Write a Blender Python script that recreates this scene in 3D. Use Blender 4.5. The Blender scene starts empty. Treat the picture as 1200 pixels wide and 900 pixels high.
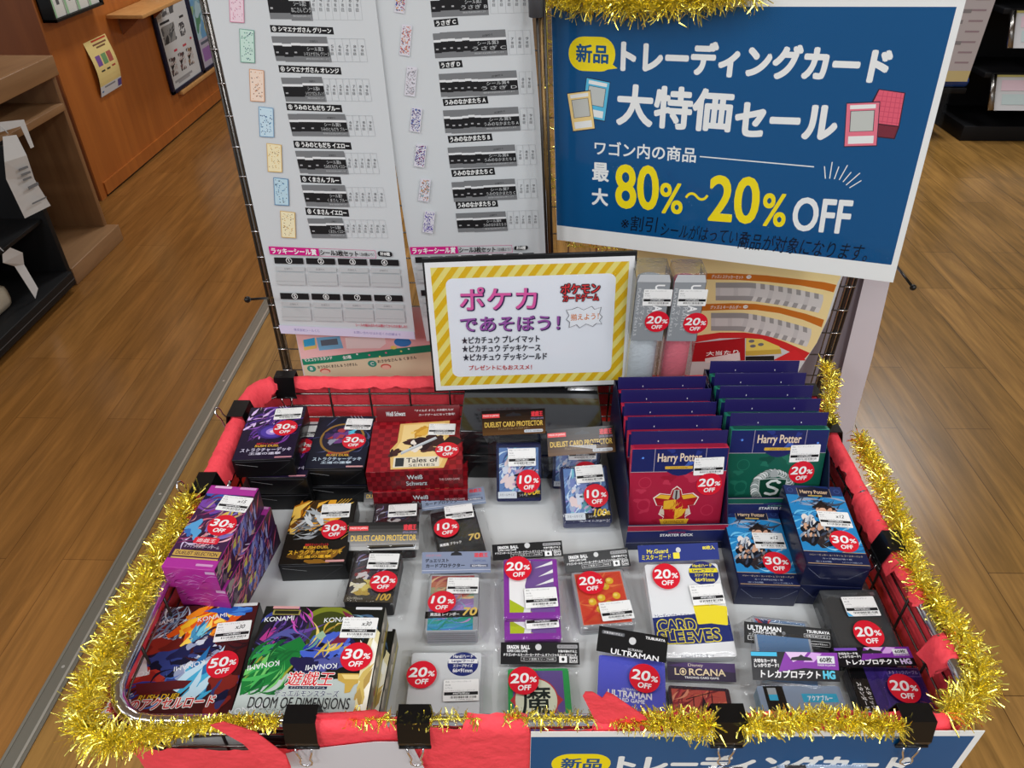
import bpy, bmesh, math, random
from mathutils import Vector, Matrix, noise
sc = bpy.context.scene
COL = sc.collection
PI = math.pi
R = math.radians
# ------------------------------------------------------------------ camera, world, lights, exposure
F = 866.0; CAMZ = 1.52; PITCH = R(36.5); YAW = R(1.06)
FWD = Vector((-math.sin(YAW)*math.cos(PITCH), math.cos(YAW)*math.cos(PITCH), -math.sin(PITCH)))
RGT = Vector((math.cos(YAW), math.sin(YAW), 0))
UPV = RGT.cross(FWD)
CAM = Vector((0, 0, CAMZ))
cd = bpy.data.cameras.new('camera'); cam = bpy.data.objects.new('camera', cd); COL.objects.link(cam)
cam.matrix_world = Matrix(((RGT.x, UPV.x, -FWD.x, 0), (RGT.y, UPV.y, -FWD.y, 0), (RGT.z, UPV.z, -FWD.z, CAMZ), (0, 0, 0, 1)))
cd.sensor_width = 36; cd.lens = 36*F/1200; cd.clip_start = 0.01; cd.clip_end = 50
sc.camera = cam
sc.view_settings.view_transform = 'Standard'; sc.view_settings.look = 'None'
sc.view_settings.exposure = 0.0; sc.view_settings.gamma = 1.0; sc.view_settings.use_curve_mapping = False
w = bpy.data.worlds.new('world'); sc.world = w; w.use_nodes = True
w.node_tree.nodes['Background'].inputs[0].default_value = (0.93, 0.96, 1, 1)
w.node_tree.nodes['Background'].inputs[1].default_value = 0.36
def area(x, y, sx, sy, e, z=2.72, rot=0, c=(0.96, 0.98, 1.0)):
    l = bpy.data.lights.new('ceiling_lamp', 'AREA'); l.shape = 'RECTANGLE'; l.size = sx; l.size_y = sy; l.energy = e; l.color = c
    o = bpy.data.objects.new('ceiling_lamp', l); COL.objects.link(o); o.location = (x, y, z); o.rotation_euler = (0, 0, rot)
for lx in (-3.2, -1.3, 0.9, 2.8):
    area(lx, 0.1, 1.25, 0.28, 15)
    for ly in (-1.7, 4.5):
        area(lx, ly, 0.30, 1.25, 34)
# ------------------------------------------------------------------ pixel helpers (a pixel of the photo -> a point on a real plane of the place)
def ray(px, py): return FWD + RGT*((px-600)/F) - UPV*((py-450)/F)
def onz(px, py, z):
    d = ray(px, py); return CAM + d*((z-CAM.z)/d.z)
def ony(px, py, y):
    d = ray(px, py); return CAM + d*((y-CAM.y)/d.y)
def onx(px, py, x):
    d = ray(px, py); return CAM + d*((x-CAM.x)/d.x)
# ------------------------------------------------------------------ materials
def lin(c): return tuple(((v/255)/12.92 if v/255 <= 0.04045 else ((v/255+0.055)/1.055)**2.4) for v in c)
MC = {}
def M(rgb, rough=0.45, metal=0.0, coat=0.0, name=None):
    k = (rgb, rough, metal, coat)
    if k in MC: return MC[k]
    m = bpy.data.materials.new(name or 'ink'); m.use_nodes = True
    b = m.node_tree.nodes['Principled BSDF']
    b.inputs['Base Color'].default_value = (*lin(rgb), 1); b.inputs['Roughness'].default_value = rough
    b.inputs['Metallic'].default_value = metal; b.inputs['Coat Weight'].default_value = coat; b.inputs['Coat Roughness'].default_value = 0.12
    if not metal: b.inputs['Specular IOR Level'].default_value = 0.22
    MC[k] = m; return m
def P_(c): return M(c, 0.55)            # matt paper ink
def G_(c): return M(c, 0.30, 0, 0.10)   # glossy carton ink
def nodes(m): return m.node_tree.nodes, m.node_tree.links
def film_mat(name, rough=0.1, amt=0.11, bump=0.5, scale=60, tint=(1, 1, 1)):
    m = bpy.data.materials.new(name); m.use_nodes = True; n, l = nodes(m); n.remove(n['Principled BSDF'])
    tr = n.new('ShaderNodeBsdfTransparent'); tr.inputs[0].default_value = (*tint, 1)
    gl = n.new('ShaderNodeBsdfGlossy'); gl.inputs['Roughness'].default_value = rough
    mix = n.new('ShaderNodeMixShader'); fr = n.new('ShaderNodeLayerWeight'); fr.inputs['Blend'].default_value = 0.28
    mr = n.new('ShaderNodeMapRange'); mr.inputs['To Min'].default_value = amt*0.45; mr.inputs['To Max'].default_value = min(1, amt*5)
    nz = n.new('ShaderNodeTexNoise'); nz.inputs['Scale'].default_value = scale; nz.inputs['Detail'].default_value = 3; nz.inputs['Distortion'].default_value = 1.2
    bp = n.new('ShaderNodeBump'); bp.inputs['Strength'].default_value = bump; bp.inputs['Distance'].default_value = 0.004
    tc = n.new('ShaderNodeTexCoord'); l.new(tc.outputs['Object'], nz.inputs['Vector'])
    l.new(nz.outputs['Fac'], bp.inputs['Height']); l.new(bp.outputs['Normal'], gl.inputs['Normal']); l.new(bp.outputs['Normal'], fr.inputs['Normal'])
    l.new(fr.outputs['Facing'], mr.inputs['Value']); l.new(mr.outputs['Result'], mix.inputs['Fac'])
    l.new(tr.outputs[0], mix.inputs[1]); l.new(gl.outputs[0], mix.inputs[2]); l.new(mix.outputs[0], n['Material Output'].inputs['Surface'])
    return m
FILM = film_mat('cellophane', 0.11, 0.075, 0.6, 20)
CLEAR = film_mat('clear_pocket', 0.06, 0.03, 0.10, 14)
TUBEF = film_mat('tube_plastic', 0.12, 0.16, 0.6, 90)
def wood(name, c1, c2, rough=0.35, axis='Z', sc_=1.0, dark=None):
    m = bpy.data.materials.new(name); m.use_nodes = True; n, l = nodes(m); b = n['Principled BSDF']
    tc = n.new('ShaderNodeTexCoord'); mp = n.new('ShaderNodeMapping')
    s = {'X': (1.2, 14, 14), 'Y': (14, 1.2, 14), 'Z': (14, 14, 1.2)}[axis]
    mp.inputs['Scale'].default_value = tuple(v*sc_ for v in s)
    nz = n.new('ShaderNodeTexNoise'); nz.inputs['Scale'].default_value = 2.2; nz.inputs['Detail'].default_value = 5; nz.inputs['Distortion'].default_value = 0.6
    cr = n.new('ShaderNodeValToRGB'); cr.color_ramp.elements[0].color = (*lin(c1), 1); cr.color_ramp.elements[1].color = (*lin(c2), 1)
    cr.color_ramp.elements[0].position = 0.3; cr.color_ramp.elements[1].position = 0.7
    l.new(tc.outputs['Object'], mp.inputs['Vector']); l.new(mp.outputs[0], nz.inputs['Vector']); l.new(nz.outputs['Fac'], cr.inputs['Fac'])
    l.new(cr.outputs[0], b.inputs['Base Color']); b.inputs['Roughness'].default_value = rough
    return m
def plank(name, c1, c2, cm, pw, pl, rough, grain=1.0):
    m = bpy.data.materials.new(name); m.use_nodes = True; n, l = nodes(m); b = n['Principled BSDF']
    tc = n.new('ShaderNodeTexCoord'); mp = n.new('ShaderNodeMapping'); mp.inputs['Rotation'].default_value = (0, 0, R(90))
    br = n.new('ShaderNodeTexBrick'); br.inputs['Scale'].default_value = 1.0; br.inputs['Brick Width'].default_value = pl; br.inputs['Row Height'].default_value = pw
    br.inputs['Mortar Size'].default_value = 0.0012; br.inputs['Mortar Smooth'].default_value = 0.3; br.inputs['Bias'].default_value = 0.0; br.offset = 0.37
    br.inputs['Color1'].default_value = (*lin(c1), 1); br.inputs['Color2'].default_value = (*lin(c2), 1); br.inputs['Mortar'].default_value = (*lin(cm), 1)
    l.new(tc.outputs['Object'], mp.inputs['Vector']); l.new(mp.outputs[0], br.inputs['Vector'])
    mg = n.new('ShaderNodeMapping'); mg.inputs['Scale'].default_value = (26, 1.6, 1)
    g = n.new('ShaderNodeTexNoise'); g.inputs['Scale'].default_value = 1.6; g.inputs['Detail'].default_value = 8; g.inputs['Roughness'].default_value = 0.62; g.inputs['Distortion'].default_value = 0.9
    l.new(tc.outputs['Object'], mg.inputs['Vector']); l.new(mg.outputs[0], g.inputs['Vector'])
    m2 = n.new('ShaderNodeMapping'); m2.inputs['Scale'].default_value = (6, 0.9, 1)
    g2 = n.new('ShaderNodeTexNoise'); g2.inputs['Scale'].default_value = 1.3; g2.inputs['Detail'].default_value = 4; g2.inputs['Distortion'].default_value = 2.0
    l.new(tc.outputs['Object'], m2.inputs['Vector']); l.new(m2.outputs[0], g2.inputs['Vector'])
    cr = n.new('ShaderNodeValToRGB'); cr.color_ramp.elements[0].position = 0.3; cr.color_ramp.elements[1].position = 0.72
    a = 1-0.42*grain; cr.color_ramp.elements[0].color = (a, a, a, 1); cr.color_ramp.elements[1].color = (1.12, 1.12, 1.12, 1)
    c2r = n.new('ShaderNodeValToRGB'); c2r.color_ramp.elements[0].position = 0.35; c2r.color_ramp.elements[1].position = 0.65
    a = 1-0.22*grain; c2r.color_ramp.elements[0].color = (a, a, a, 1); c2r.color_ramp.elements[1].color = (1.06, 1.06, 1.06, 1)
    l.new(g.outputs['Fac'], cr.inputs['Fac']); l.new(g2.outputs['Fac'], c2r.inputs['Fac'])
    x1 = n.new('ShaderNodeMix'); x1.data_type = 'RGBA'; x1.blend_type = 'MULTIPLY'; x1.inputs[0].default_value = 1
    x2 = n.new('ShaderNodeMix'); x2.data_type = 'RGBA'; x2.blend_type = 'MULTIPLY'; x2.inputs[0].default_value = 1
    l.new(br.outputs['Color'], x1.inputs[6]); l.new(cr.outputs[0], x1.inputs[7]); l.new(x1.outputs[2], x2.inputs[6]); l.new(c2r.outputs[0], x2.inputs[7])
    l.new(x2.outputs[2], b.inputs['Base Color']); b.inputs['Roughness'].default_value = rough
    bp = n.new('ShaderNodeBump'); bp.inputs['Strength'].default_value = 0.12; bp.inputs['Distance'].default_value = 0.002
    l.new(g.outputs['Fac'], bp.inputs['Height']); l.new(bp.outputs[0], b.inputs['Normal'])
    return m
def bumpy(name, rgb, rough, scale, strength, dist=0.003, metal=0, trans=0.0):
    m = bpy.data.materials.new(name); m.use_nodes = True; n, l = nodes(m); b = n['Principled BSDF']
    b.inputs['Base Color'].default_value = (*lin(rgb), 1); b.inputs['Roughness'].default_value = rough; b.inputs['Metallic'].default_value = metal
    nz = n.new('ShaderNodeTexNoise'); nz.inputs['Scale'].default_value = scale; nz.inputs['Detail'].default_value = 4
    tc = n.new('ShaderNodeTexCoord'); l.new(tc.outputs['Object'], nz.inputs['Vector'])
    bp = n.new('ShaderNodeBump'); bp.inputs['Strength'].default_value = strength; bp.inputs['Distance'].default_value = dist
    l.new(nz.outputs['Fac'], bp.inputs['Height']); l.new(bp.outputs[0], b.inputs['Normal'])
    return m
CHROME = M((225, 225, 228), 0.12, 1.0, name='chrome'); WIRE = M((150, 146, 142), 0.25, 1.0, name='wire'); DWIRE = M((70, 66, 62), 0.35, 0.8, name='dark_wire')
BLACK = M((16, 16, 17), 0.3, 0, 0.3, 'black'); CLIPB = M((13, 13, 14), 0.32, 0, 0.25, 'black_clip'); WHITE = P_((236, 237, 236)); LABELW = P_((238, 238, 236))
GOLD = bumpy('gold_tinsel', (252, 238, 118), 0.22, 30, 0.0, metal=0.9)
RED = bumpy('red_crepe', (250, 72, 84), 0.7, 45, 0.8, 0.006)
# ------------------------------------------------------------------ text as flat polygons
TCACHE = {}
def glyphs(s):
    if s in TCACHE: return TCACHE[s]
    c = bpy.data.curves.new('t', 'FONT'); c.body = s; c.resolution_u = 4
    o = bpy.data.objects.new('t', c); COL.objects.link(o); bpy.context.view_layer.update()
    me = o.to_mesh(); vs = [(v.co.x, v.co.y) for v in me.vertices]; fs = [tuple(p.vertices) for p in me.polygons]; o.to_mesh_clear()
    bpy.data.objects.remove(o); bpy.data.curves.remove(c)
    if not vs: vs = [(0, 0)]; fs = []
    x0 = min(v[0] for v in vs); x1 = max(v[0] for v in vs); y0 = min(v[1] for v in vs); y1 = max(v[1] for v in vs)
    TCACHE[s] = (vs, fs, x0, x1, y0, y1); return TCACHE[s]
# ------------------------------------------------------------------ geometry collector
def clip_poly(p, x0, y0, x1, y1):
    for ax, lim, sg in ((0, x0, 1), (0, x1, -1), (1, y0, 1), (1, y1, -1)):
        q = []; n = len(p)
        for i in range(n):
            a, b = p[i], p[(i+1) % n]; da, db = (a[ax]-lim)*sg, (b[ax]-lim)*sg
            if da >= 0: q.append(a)
            if (da > 0 and db < 0) or (da < 0 and db > 0):
                t = da/(da-db); q.append((a[0]+(b[0]-a[0])*t, a[1]+(b[1]-a[1])*t))
        p = q
        if len(p) < 3: return []
    return p
class Geo:
    def __init__(s): s.v = []; s.f = []; s.m = []; s.ms = []; s.smooth = set(); s.fr = None; s.k = 0
    def frame(s, o=None, u=None, v=None, n=None):
        s.fr = None if o is None else (Vector(o), Vector(u), Vector(v), Vector(n) if n else Vector(u).cross(Vector(v)))
        return s
    def T(s, p):
        if len(p) == 2: p = (p[0], p[1], 0)
        if s.fr is None: return (p[0], p[1], p[2])
        o, u, v, n = s.fr; return tuple(o + u*p[0] + v*p[1] + n*p[2])
    def mi(s, m):
        if m not in s.ms: s.ms.append(m)
        return s.ms.index(m)
    def face(s, pts, m, sm=False):
        b = len(s.v); s.v += [s.T(p) for p in pts]; s.f.append(tuple(range(b, b+len(pts)))); s.m.append(s.mi(m))
        if sm: s.smooth.add(len(s.f)-1)
    def mesh(s, vs, fs, m, sm=False):
        b = len(s.v); s.v += [s.T(p) for p in vs]; i = s.mi(m)
        for f in fs:
            s.f.append(tuple(b+k for k in f)); s.m.append(i)
            if sm: s.smooth.add(len(s.f)-1)
    def box(s, x0, y0, z0, x1, y1, z1, m, bev=0.0):
        if bev > 0:
            c = min(bev, (x1-x0)*.45, (y1-y0)*.45, (z1-z0)*.45)
            vs = []; idx = {}
            bm = bmesh.new(); bmesh.ops.create_cube(bm, size=1)
            for v in bm.verts: v.co = ((x0+x1)/2+v.co.x*(x1-x0), (y0+y1)/2+v.co.y*(y1-y0), (z0+z1)/2+v.co.z*(z1-z0))
            bmesh.ops.bevel(bm, geom=bm.edges[:], offset=c, segments=2, profile=0.6, affect='EDGES')
            bm.verts.index_update()
            s.mesh([tuple(v.co) for v in bm.verts], [tuple(v.index for v in f.verts) for f in bm.faces], m, True); bm.free(); return
        v = [(x0, y0, z0), (x1, y0, z0), (x1, y1, z0), (x0, y1, z0), (x0, y0, z1), (x1, y0, z1), (x1, y1, z1), (x0, y1, z1)]
        s.mesh(v, [(0, 3, 2, 1), (4, 5, 6, 7), (0, 1, 5, 4), (1, 2, 6, 5), (2, 3, 7, 6), (3, 0, 4, 7)], m)
    def z(s, base=0.0):
        s.k += 1; return base + s.k*2.5e-6
    def rect(s, x0, y0, x1, y1, m, z=0.0): zz = s.z(z); s.face([(x0, y0, zz), (x1, y0, zz), (x1, y1, zz), (x0, y1, zz)], m)
    def poly(s, pts, m, z=0.0, clip=None):
        if clip: pts = clip_poly(list(pts), *clip)
        if len(pts) < 3: return
        zz = s.z(z); s.face([(p[0], p[1], zz) for p in pts], m)
    def disc(s, x, y, rx, ry, m, z=0.0, n=32, ang=0, clip=None):
        ca, sa = math.cos(ang), math.sin(ang)
        s.poly([(x+rx*math.cos(a)*ca-ry*math.sin(a)*sa, y+rx*math.cos(a)*sa+ry*math.sin(a)*ca) for a in (2*PI*i/n for i in range(n))], m, z, clip)
    def rrect(s, x0, y0, x1, y1, r, m, z=0.0): s.poly(rr(x0, y0, x1, y1, r), m, z)
    def line(s, a, b, wd, m, z=0.0):
        d = Vector((b[0]-a[0], b[1]-a[1])); L = d.length or 1e-9; q = Vector((-d.y, d.x))/L*wd/2
        s.poly([(a[0]-q.x, a[1]-q.y), (b[0]-q.x, b[1]-q.y), (b[0]+q.x, b[1]+q.y), (a[0]+q.x, a[1]+q.y)], m, z)
    def frame_rect(s, x0, y0, x1, y1, wd, m, z=0.0):
        for a, b in (((x0, y0), (x1, y0)), ((x1, y0), (x1, y1)), ((x1, y1), (x0, y1)), ((x0, y1), (x0, y0))): s.line(a, b, wd, m, z)
    def text(s, t, x, y, h, m, w=None, bold=0.0, ang=0.0, z=0.0, al='c', shear=0.0):
        vs, fs, x0, x1, y0, y1 = glyphs(t)
        sy = h/max(y1-y0, 1e-6) if h else None
        if w and not h: sy = w/max(x1-x0, 1e-6)
        sx = w/max(x1-x0, 1e-6) if w else sy
        W = (x1-x0)*sx; H = (y1-y0)*sy
        ox = {'c': -W/2, 'l': 0, 'r': -W}[al]; ca, sa = math.cos(ang), math.sin(ang)
        b = bold*H*(.55 if len(t) < 40 else 1); offs = [(0, 0)] if not bold else [(-b, -b), (b, -b), (b, b), (-b, b)] + ([(0, b*1.3), (0, -b*1.3), (b*1.3, 0), (-b*1.3, 0)] if bold > 0.03 else [])
        zz = s.z(z); s.k += len(offs)//4
        for dx, dy in offs:
            zz += 6e-7; o = []
            for vx, vy in vs:
                py = (vy-y0)*sy-H/2+dy; px = (vx-x0)*sx+ox+dx+shear*py
                o.append((x+px*ca-py*sa, y+px*sa+py*ca, zz))
            s.mesh(o, fs, m)
    def tube(s, pts, r, m, n=8, closed=False, cap=True):
        pts = [Vector(p) for p in pts]; N = len(pts); rings = []
        up = Vector((0, 0, 1)); prev = None
        for i, p in enumerate(pts):
            a = pts[(i-1) % N] if (closed or i > 0) else p; b = pts[(i+1) % N] if (closed or i < N-1) else p
            t = (b-a).normalized()
            if prev is None: x = t.cross(up if abs(t.z) < 0.95 else Vector((1, 0, 0))).normalized()
            else: x = (prev - t*prev.dot(t)).normalized()
            prev = x; y = t.cross(x); rad = r[i] if isinstance(r, (list, tuple)) else r
            rings.append([p + (x*math.cos(2*PI*k/n)+y*math.sin(2*PI*k/n))*rad for k in range(n)])
        vs = [tuple(v) for rg in rings for v in rg]; fs = []
        for i in range(N if closed else N-1):
            j = (i+1) % N
            for k in range(n): fs.append((i*n+k, i*n+(k+1) % n, j*n+(k+1) % n, j*n+k))
        if not closed and cap: fs += [tuple(range(n-1, -1, -1)), tuple((N-1)*n+k for k in range(n))]
        s.mesh(vs, fs, m, True)
    def build(s, name, parent=None, mat=None):
        me = bpy.data.meshes.new(name); me.from_pydata(s.v, [], s.f)
        for m in s.ms: me.materials.append(m)
        me.polygons.foreach_set('material_index', s.m)
        if s.smooth:
            sm = [False]*len(s.f)
            for i in s.smooth: sm[i] = True
            me.polygons.foreach_set('use_smooth', sm)
        me.update(); return link(name, me, parent)
def link(name, me, parent=None):
    o = bpy.data.objects.new(name, me); COL.objects.link(o)
    if parent: o.parent = parent
    return o
def rr(x0, y0, x1, y1, r, n=6):
    out = []
    for cx, cy, a0 in ((x1-r, y1-r, 0), (x0+r, y1-r, 90), (x0+r, y0+r, 180), (x1-r, y0+r, 270)):
        out += [(cx+r*math.cos(R(a0+90*i/n)), cy+r*math.sin(R(a0+90*i/n))) for i in range(n+1)]
    return out
def slab(g, out, z0, z1, m, mside=None):
    n = len(out); g.face([(p[0], p[1], z1) for p in out], m); g.face([(p[0], p[1], z0) for p in reversed(out)], mside or m)
    for i in range(n):
        a, b = out[i], out[(i+1) % n]; g.face([(a[0], a[1], z0), (b[0], b[1], z0), (b[0], b[1], z1), (a[0], a[1], z1)], mside or m)
def thing(name, label, cat, loc=(0, 0, 0), group=None, mat=None):
    o = bpy.data.objects.new(name, None); COL.objects.link(o); o.empty_display_size = 0.05
    if mat is not None: o.matrix_world = mat
    else: o.location = loc
    return tag(o, label, cat, group)
def tag(o, label, cat, group=None):
    o['label'] = label; o['category'] = cat
    if group: o['group'] = group
    return o
def struct(name, g, label=None):
    o = g.build(name); o['kind'] = 'structure'
    if label: o['label'] = label; o['category'] = name.split('_')[0]
    return o
# busy printed artwork: spikes, blobs and strokes of colour, clipped to the panel
def art(g, clip, specs, seed, z=0.0, gloss=G_):
    r = random.Random(seed)
    for kind, cx, cy, rx, ry, cnt, size, ang, cols in specs:
        W, H = clip[2]-clip[0], clip[3]-clip[1]
        for _ in range(cnt):
            while True:
                a, b = r.uniform(-1, 1), r.uniform(-1, 1)
                if a*a+b*b <= 1: break
            x = clip[0]+(cx+a*rx)*W; y = clip[1]+(cy+b*ry)*H; sz = size*W*r.uniform(0.5, 1.4); t = R(ang+r.uniform(-35, 35)); m = gloss(r.choice(cols))
            ca, sa = math.cos(t), math.sin(t)
            if kind == 'spike': loc = [(-1, -.16), (-.2, -.3), (1.2, 0), (-.1, .3), (-1, .12)]
            elif kind == 'blob':
                p1, p2 = r.uniform(0, 6), r.uniform(0, 6); loc = [((1+.25*math.sin(2*q+p1)+.2*math.sin(3*q+p2))*math.cos(q), .6*(1+.3*math.sin(3*q+p2))*math.sin(q)) for q in (2*PI*i/16 for i in range(16))]
            else:
                k = r.uniform(-.8, .8); up = [(q, k*(1-q*q)+.10*(1-abs(q))) for q in (-1+i*.25 for i in range(9))]; dn = [(q, k*(1-q*q)-.10*(1-abs(q))) for q in (1-i*.25 for i in range(9))]
                loc = up+dn[1:-1]
            g.poly([(x+(px*ca-py*sa)*sz, y+(px*sa+py*ca)*sz) for px, py in loc], m, z, clip)
# ------------------------------------------------------------------ poses of the goods: centre of the upper face, width axis, length axis, width, length, thickness
PO = {
'rush':((-0.3931,0.4950,0.7511),(0.9966,0.0826,0.0000),(-0.0826,0.9965,-0.0142),0.1461,0.1501,0.0400),
'doom':((-0.2308,0.4750,0.7864),(1.0000,0.0042,-0.0000),(-0.0042,1.0000,0.0064),0.1422,0.1369,0.0760),
'magenta':((-0.3895,0.6368,0.8226),(0.9974,-0.0717,0.0000),(0.0717,0.9972,-0.0234),0.0659,0.1417,0.1110),
'dragon':((-0.2810,0.7007,0.7443),(0.9986,0.0537,-0.0000),(-0.0537,0.9985,0.0046),0.0894,0.1181,0.0340),
'violet':((-0.3735,0.8333,0.8101),(0.9972,0.0749,0.0000),(-0.0749,0.9972,-0.0017),0.0861,0.1222,0.1000),
'navy':((-0.2770,0.8505,0.7783),(0.9995,0.0330,0.0000),(-0.0330,0.9994,-0.0052),0.0889,0.1222,0.0680),
'redbox':((-0.1599,0.8374,0.7848),(0.9975,0.0711,0.0000),(-0.0711,0.9974,-0.0135),0.1392,0.1161,0.0740),
'wizL':((0.3203,0.6769,0.7522),(0.9997,-0.0259,0.0000),(0.0259,0.9991,0.0337),0.0785,0.1318,0.0400),
'wizR':((0.3993,0.6813,0.7917),(0.9990,-0.0456,0.0000),(0.0456,0.9986,0.0256),0.0790,0.1382,0.0800),
'proBack':((-0.1803,0.7213,0.7365),(0.9977,0.0682,-0.0000),(-0.0679,0.9926,-0.1006),0.0635,0.0916,0.0220),
'proBack_h':((-0.1893,0.7879,0.7284),(0.9992,0.0395,0.0029),(-0.0333,0.7970,0.6031),0.0932,0.0284,0.0006),
'proFront':((-0.1940,0.6286,0.7360),(1.0000,-0.0074,0.0000),(0.0074,0.9989,-0.0469),0.0632,0.0843,0.0240),
'proFront_h':((-0.1893,0.6889,0.7479),(0.9991,0.0423,-0.0023),(-0.0337,0.8283,0.5593),0.0970,0.0382,0.0006),
'black70':((-0.0899,0.7123,0.7300),(0.9666,0.2562,-0.0000),(-0.2562,0.9666,-0.0008),0.0651,0.0920,0.0200),
'black70_h':((-0.1020,0.7813,0.7282),(0.9829,0.1843,0.0001),(-0.1715,0.9144,0.3668),0.0948,0.0271,0.0006),
'rainbow':((-0.0860,0.5913,0.7353),(0.9994,0.0359,-0.0000),(-0.0358,0.9967,-0.0723),0.0642,0.0923,0.0220),
'rainbow_h':((-0.0868,0.6533,0.7378),(0.9991,0.0420,-0.0004),(-0.0339,0.8126,0.5818),0.0921,0.0280,0.0006),
'violetpk':((0.0134,0.6067,0.7461),(0.9993,0.0367,0.0000),(-0.0363,0.9875,0.1532),0.0702,0.0837,0.0300),
'violetpk_h':((0.0087,0.6704,0.7437),(0.9957,0.0919,0.0086),(-0.0873,0.9081,0.4096),0.0953,0.0220,0.0006),
'redpk':((0.1059,0.6067,0.7283),(0.9941,0.1085,0.0000),(-0.1083,0.9926,0.0549),0.0693,0.0830,0.0160),
'redpk_h':((0.1032,0.6684,0.7286),(0.9893,0.1457,0.0021),(-0.1317,0.8884,0.4398),0.0902,0.0254,0.0006),
'green':((0.0231,0.4579,0.7281),(0.9994,0.0338,0.0000),(-0.0338,0.9994,-0.0018),0.0718,0.0919,0.0180),
'green_h':((0.0243,0.5275,0.7232),(0.9999,0.0128,0.0000),(-0.0121,0.9452,0.3264),0.0956,0.0259,0.0006),
'ultra':((0.1286,0.4718,0.7262),(0.9937,-0.1108,0.0176),(0.1092,0.9912,0.0751),0.0779,0.0950,0.0120),
'ultra_h':((0.1333,0.5251,0.7485),(0.9823,-0.1867,0.0118),(0.1454,0.8013,0.5803),0.0821,0.0290,0.0006),
'lorc':((0.2062,0.4403,0.7241),(0.9991,-0.0436,0.0000),(0.0436,0.9990,-0.0023),0.0699,0.0919,0.0140),
'lorc_h':((0.2160,0.5072,0.7217),(0.9998,-0.0185,-0.0001),(0.0164,0.8855,0.4643),0.0807,0.0205,0.0006),
'guard':((0.2119,0.5832,0.7396),(0.9992,0.0409,0.0000),(-0.0398,0.9723,0.2303),0.0953,0.1221,0.0160),
'guard_h':((0.2095,0.6617,0.7543),(0.9979,0.0640,0.0055),(-0.0553,0.8125,0.5803),0.1078,0.0220,0.0006),
'clear':((-0.0880,0.4794,0.7220),(0.9998,0.0185,0.0000),(-0.0185,0.9998,0.0001),0.1021,0.0950,0.0120),
'blk':((0.4171,0.5623,0.7447),(0.9996,0.0294,0.0000),(-0.0292,0.9940,0.1051),0.0734,0.0920,0.0300),
'ultraS':((0.3189,0.5299,0.7320),(0.9935,-0.1135,-0.0000),(0.1135,0.9935,-0.0009),0.0667,0.0919,0.0220),
'ultraS_h':((0.3284,0.5507,0.7329),(0.9960,-0.0899,-0.0000),(0.0739,0.8194,0.5684),0.1054,0.0249,0.0006),
'aqua':((0.3213,0.4383,0.7303),(0.9998,0.0180,0.0000),(-0.0180,0.9986,0.0496),0.0955,0.0919,0.0180),
'aqua_h':((0.3178,0.4978,0.7505),(1.0000,-0.0037,-0.0011),(0.0036,0.8218,0.5698),0.0998,0.0313,0.0006),
'purp':((0.4271,0.4660,0.7301),(1.0000,0.0010,0.0000),(-0.0010,0.9989,0.0479),0.0848,0.0892,0.0180),
'purp_h':((0.4158,0.5139,0.7481),(0.9994,0.0357,0.0017),(-0.0357,0.9979,0.0549),0.0891,0.0241,0.0006),
'idolL':((-0.0047,0.8067,0.7574),(0.9994,0.0359,-0.0000),(-0.0174,0.4843,0.8747),0.0665,0.0863,0.0200),
'idolL_h':((-0.0129,0.8315,0.8357),(0.9982,0.0527,0.0303),(-0.0439,0.2796,0.9591),0.0920,0.0393,0.0006),
'idolR':((0.0938,0.7764,0.7465),(0.9982,0.0599,0.0000),(-0.0546,0.9088,0.4137),0.0691,0.0886,0.0200),
'idolR_h':((0.0868,0.8285,0.8038),(0.9945,0.1025,0.0194),(-0.0770,0.5964,0.7990),0.1004,0.0394,0.0006),
'deckR':((0.2145,0.7385,0.7900),(0.9990,0.0436,0.0000),(-0.0098,0.2247,0.9744),0.1320,0.1380,0.0220),
'deckG':((0.3548,0.7680,0.7980),(0.9997,0.0262,0.0000),(-0.0059,0.2249,0.9744),0.1352,0.1413,0.0220),
'tubeL':((0.1837,0.9300,0.8850),(1.0000,0.0000,0.0000),(0.0000,0.0017,1.0000),0.0475,0.3300,0.0220),
'tubeR':((0.2350,0.9300,0.8850),(1.0000,0.0000,0.0000),(0.0000,0.0017,1.0000),0.0450,0.3300,0.0220),
'POP':((0.0108,0.9555,0.9214),(0.9987,0.0453,0.0230),(-0.0266,0.0812,0.9963),0.3050,0.2180,0.002),
'BLUE':((0.2800,1.0522,1.1732),(0.9160,-0.3954,0.0678),(-0.0585,0.0356,0.9977),0.5150,0.3640,0.002),
}
def pose(k):
    c, u, v, w_, l_, t = PO[k]; c, u, v = Vector(c), Vector(u).normalized(), Vector(v); n = u.cross(v).normalized(); v = n.cross(u)
    return c, u, v, n, w_, l_, t
def mat4(o, u, v, n): return Matrix(((u.x, v.x, n.x, o.x), (u.y, v.y, n.y, o.y), (u.z, v.z, n.z, o.z), (0, 0, 0, 1)))
def base_mat(k, t=None):
    c, u, v, n, w_, l_, tt = pose(k); return mat4(c-n*(tt if t is None else t), u, v, n)
def puv(k, px, py):
    c, u, v, n, *_ = pose(k); d = ray(px, py); p = CAM+d*((c-CAM).dot(n)/d.dot(n))-c; return p.dot(u), p.dot(v)
SRED = M((214, 28, 48), 0.35, 0, 0.2, 'sticker_red')
STM = {}
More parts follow.
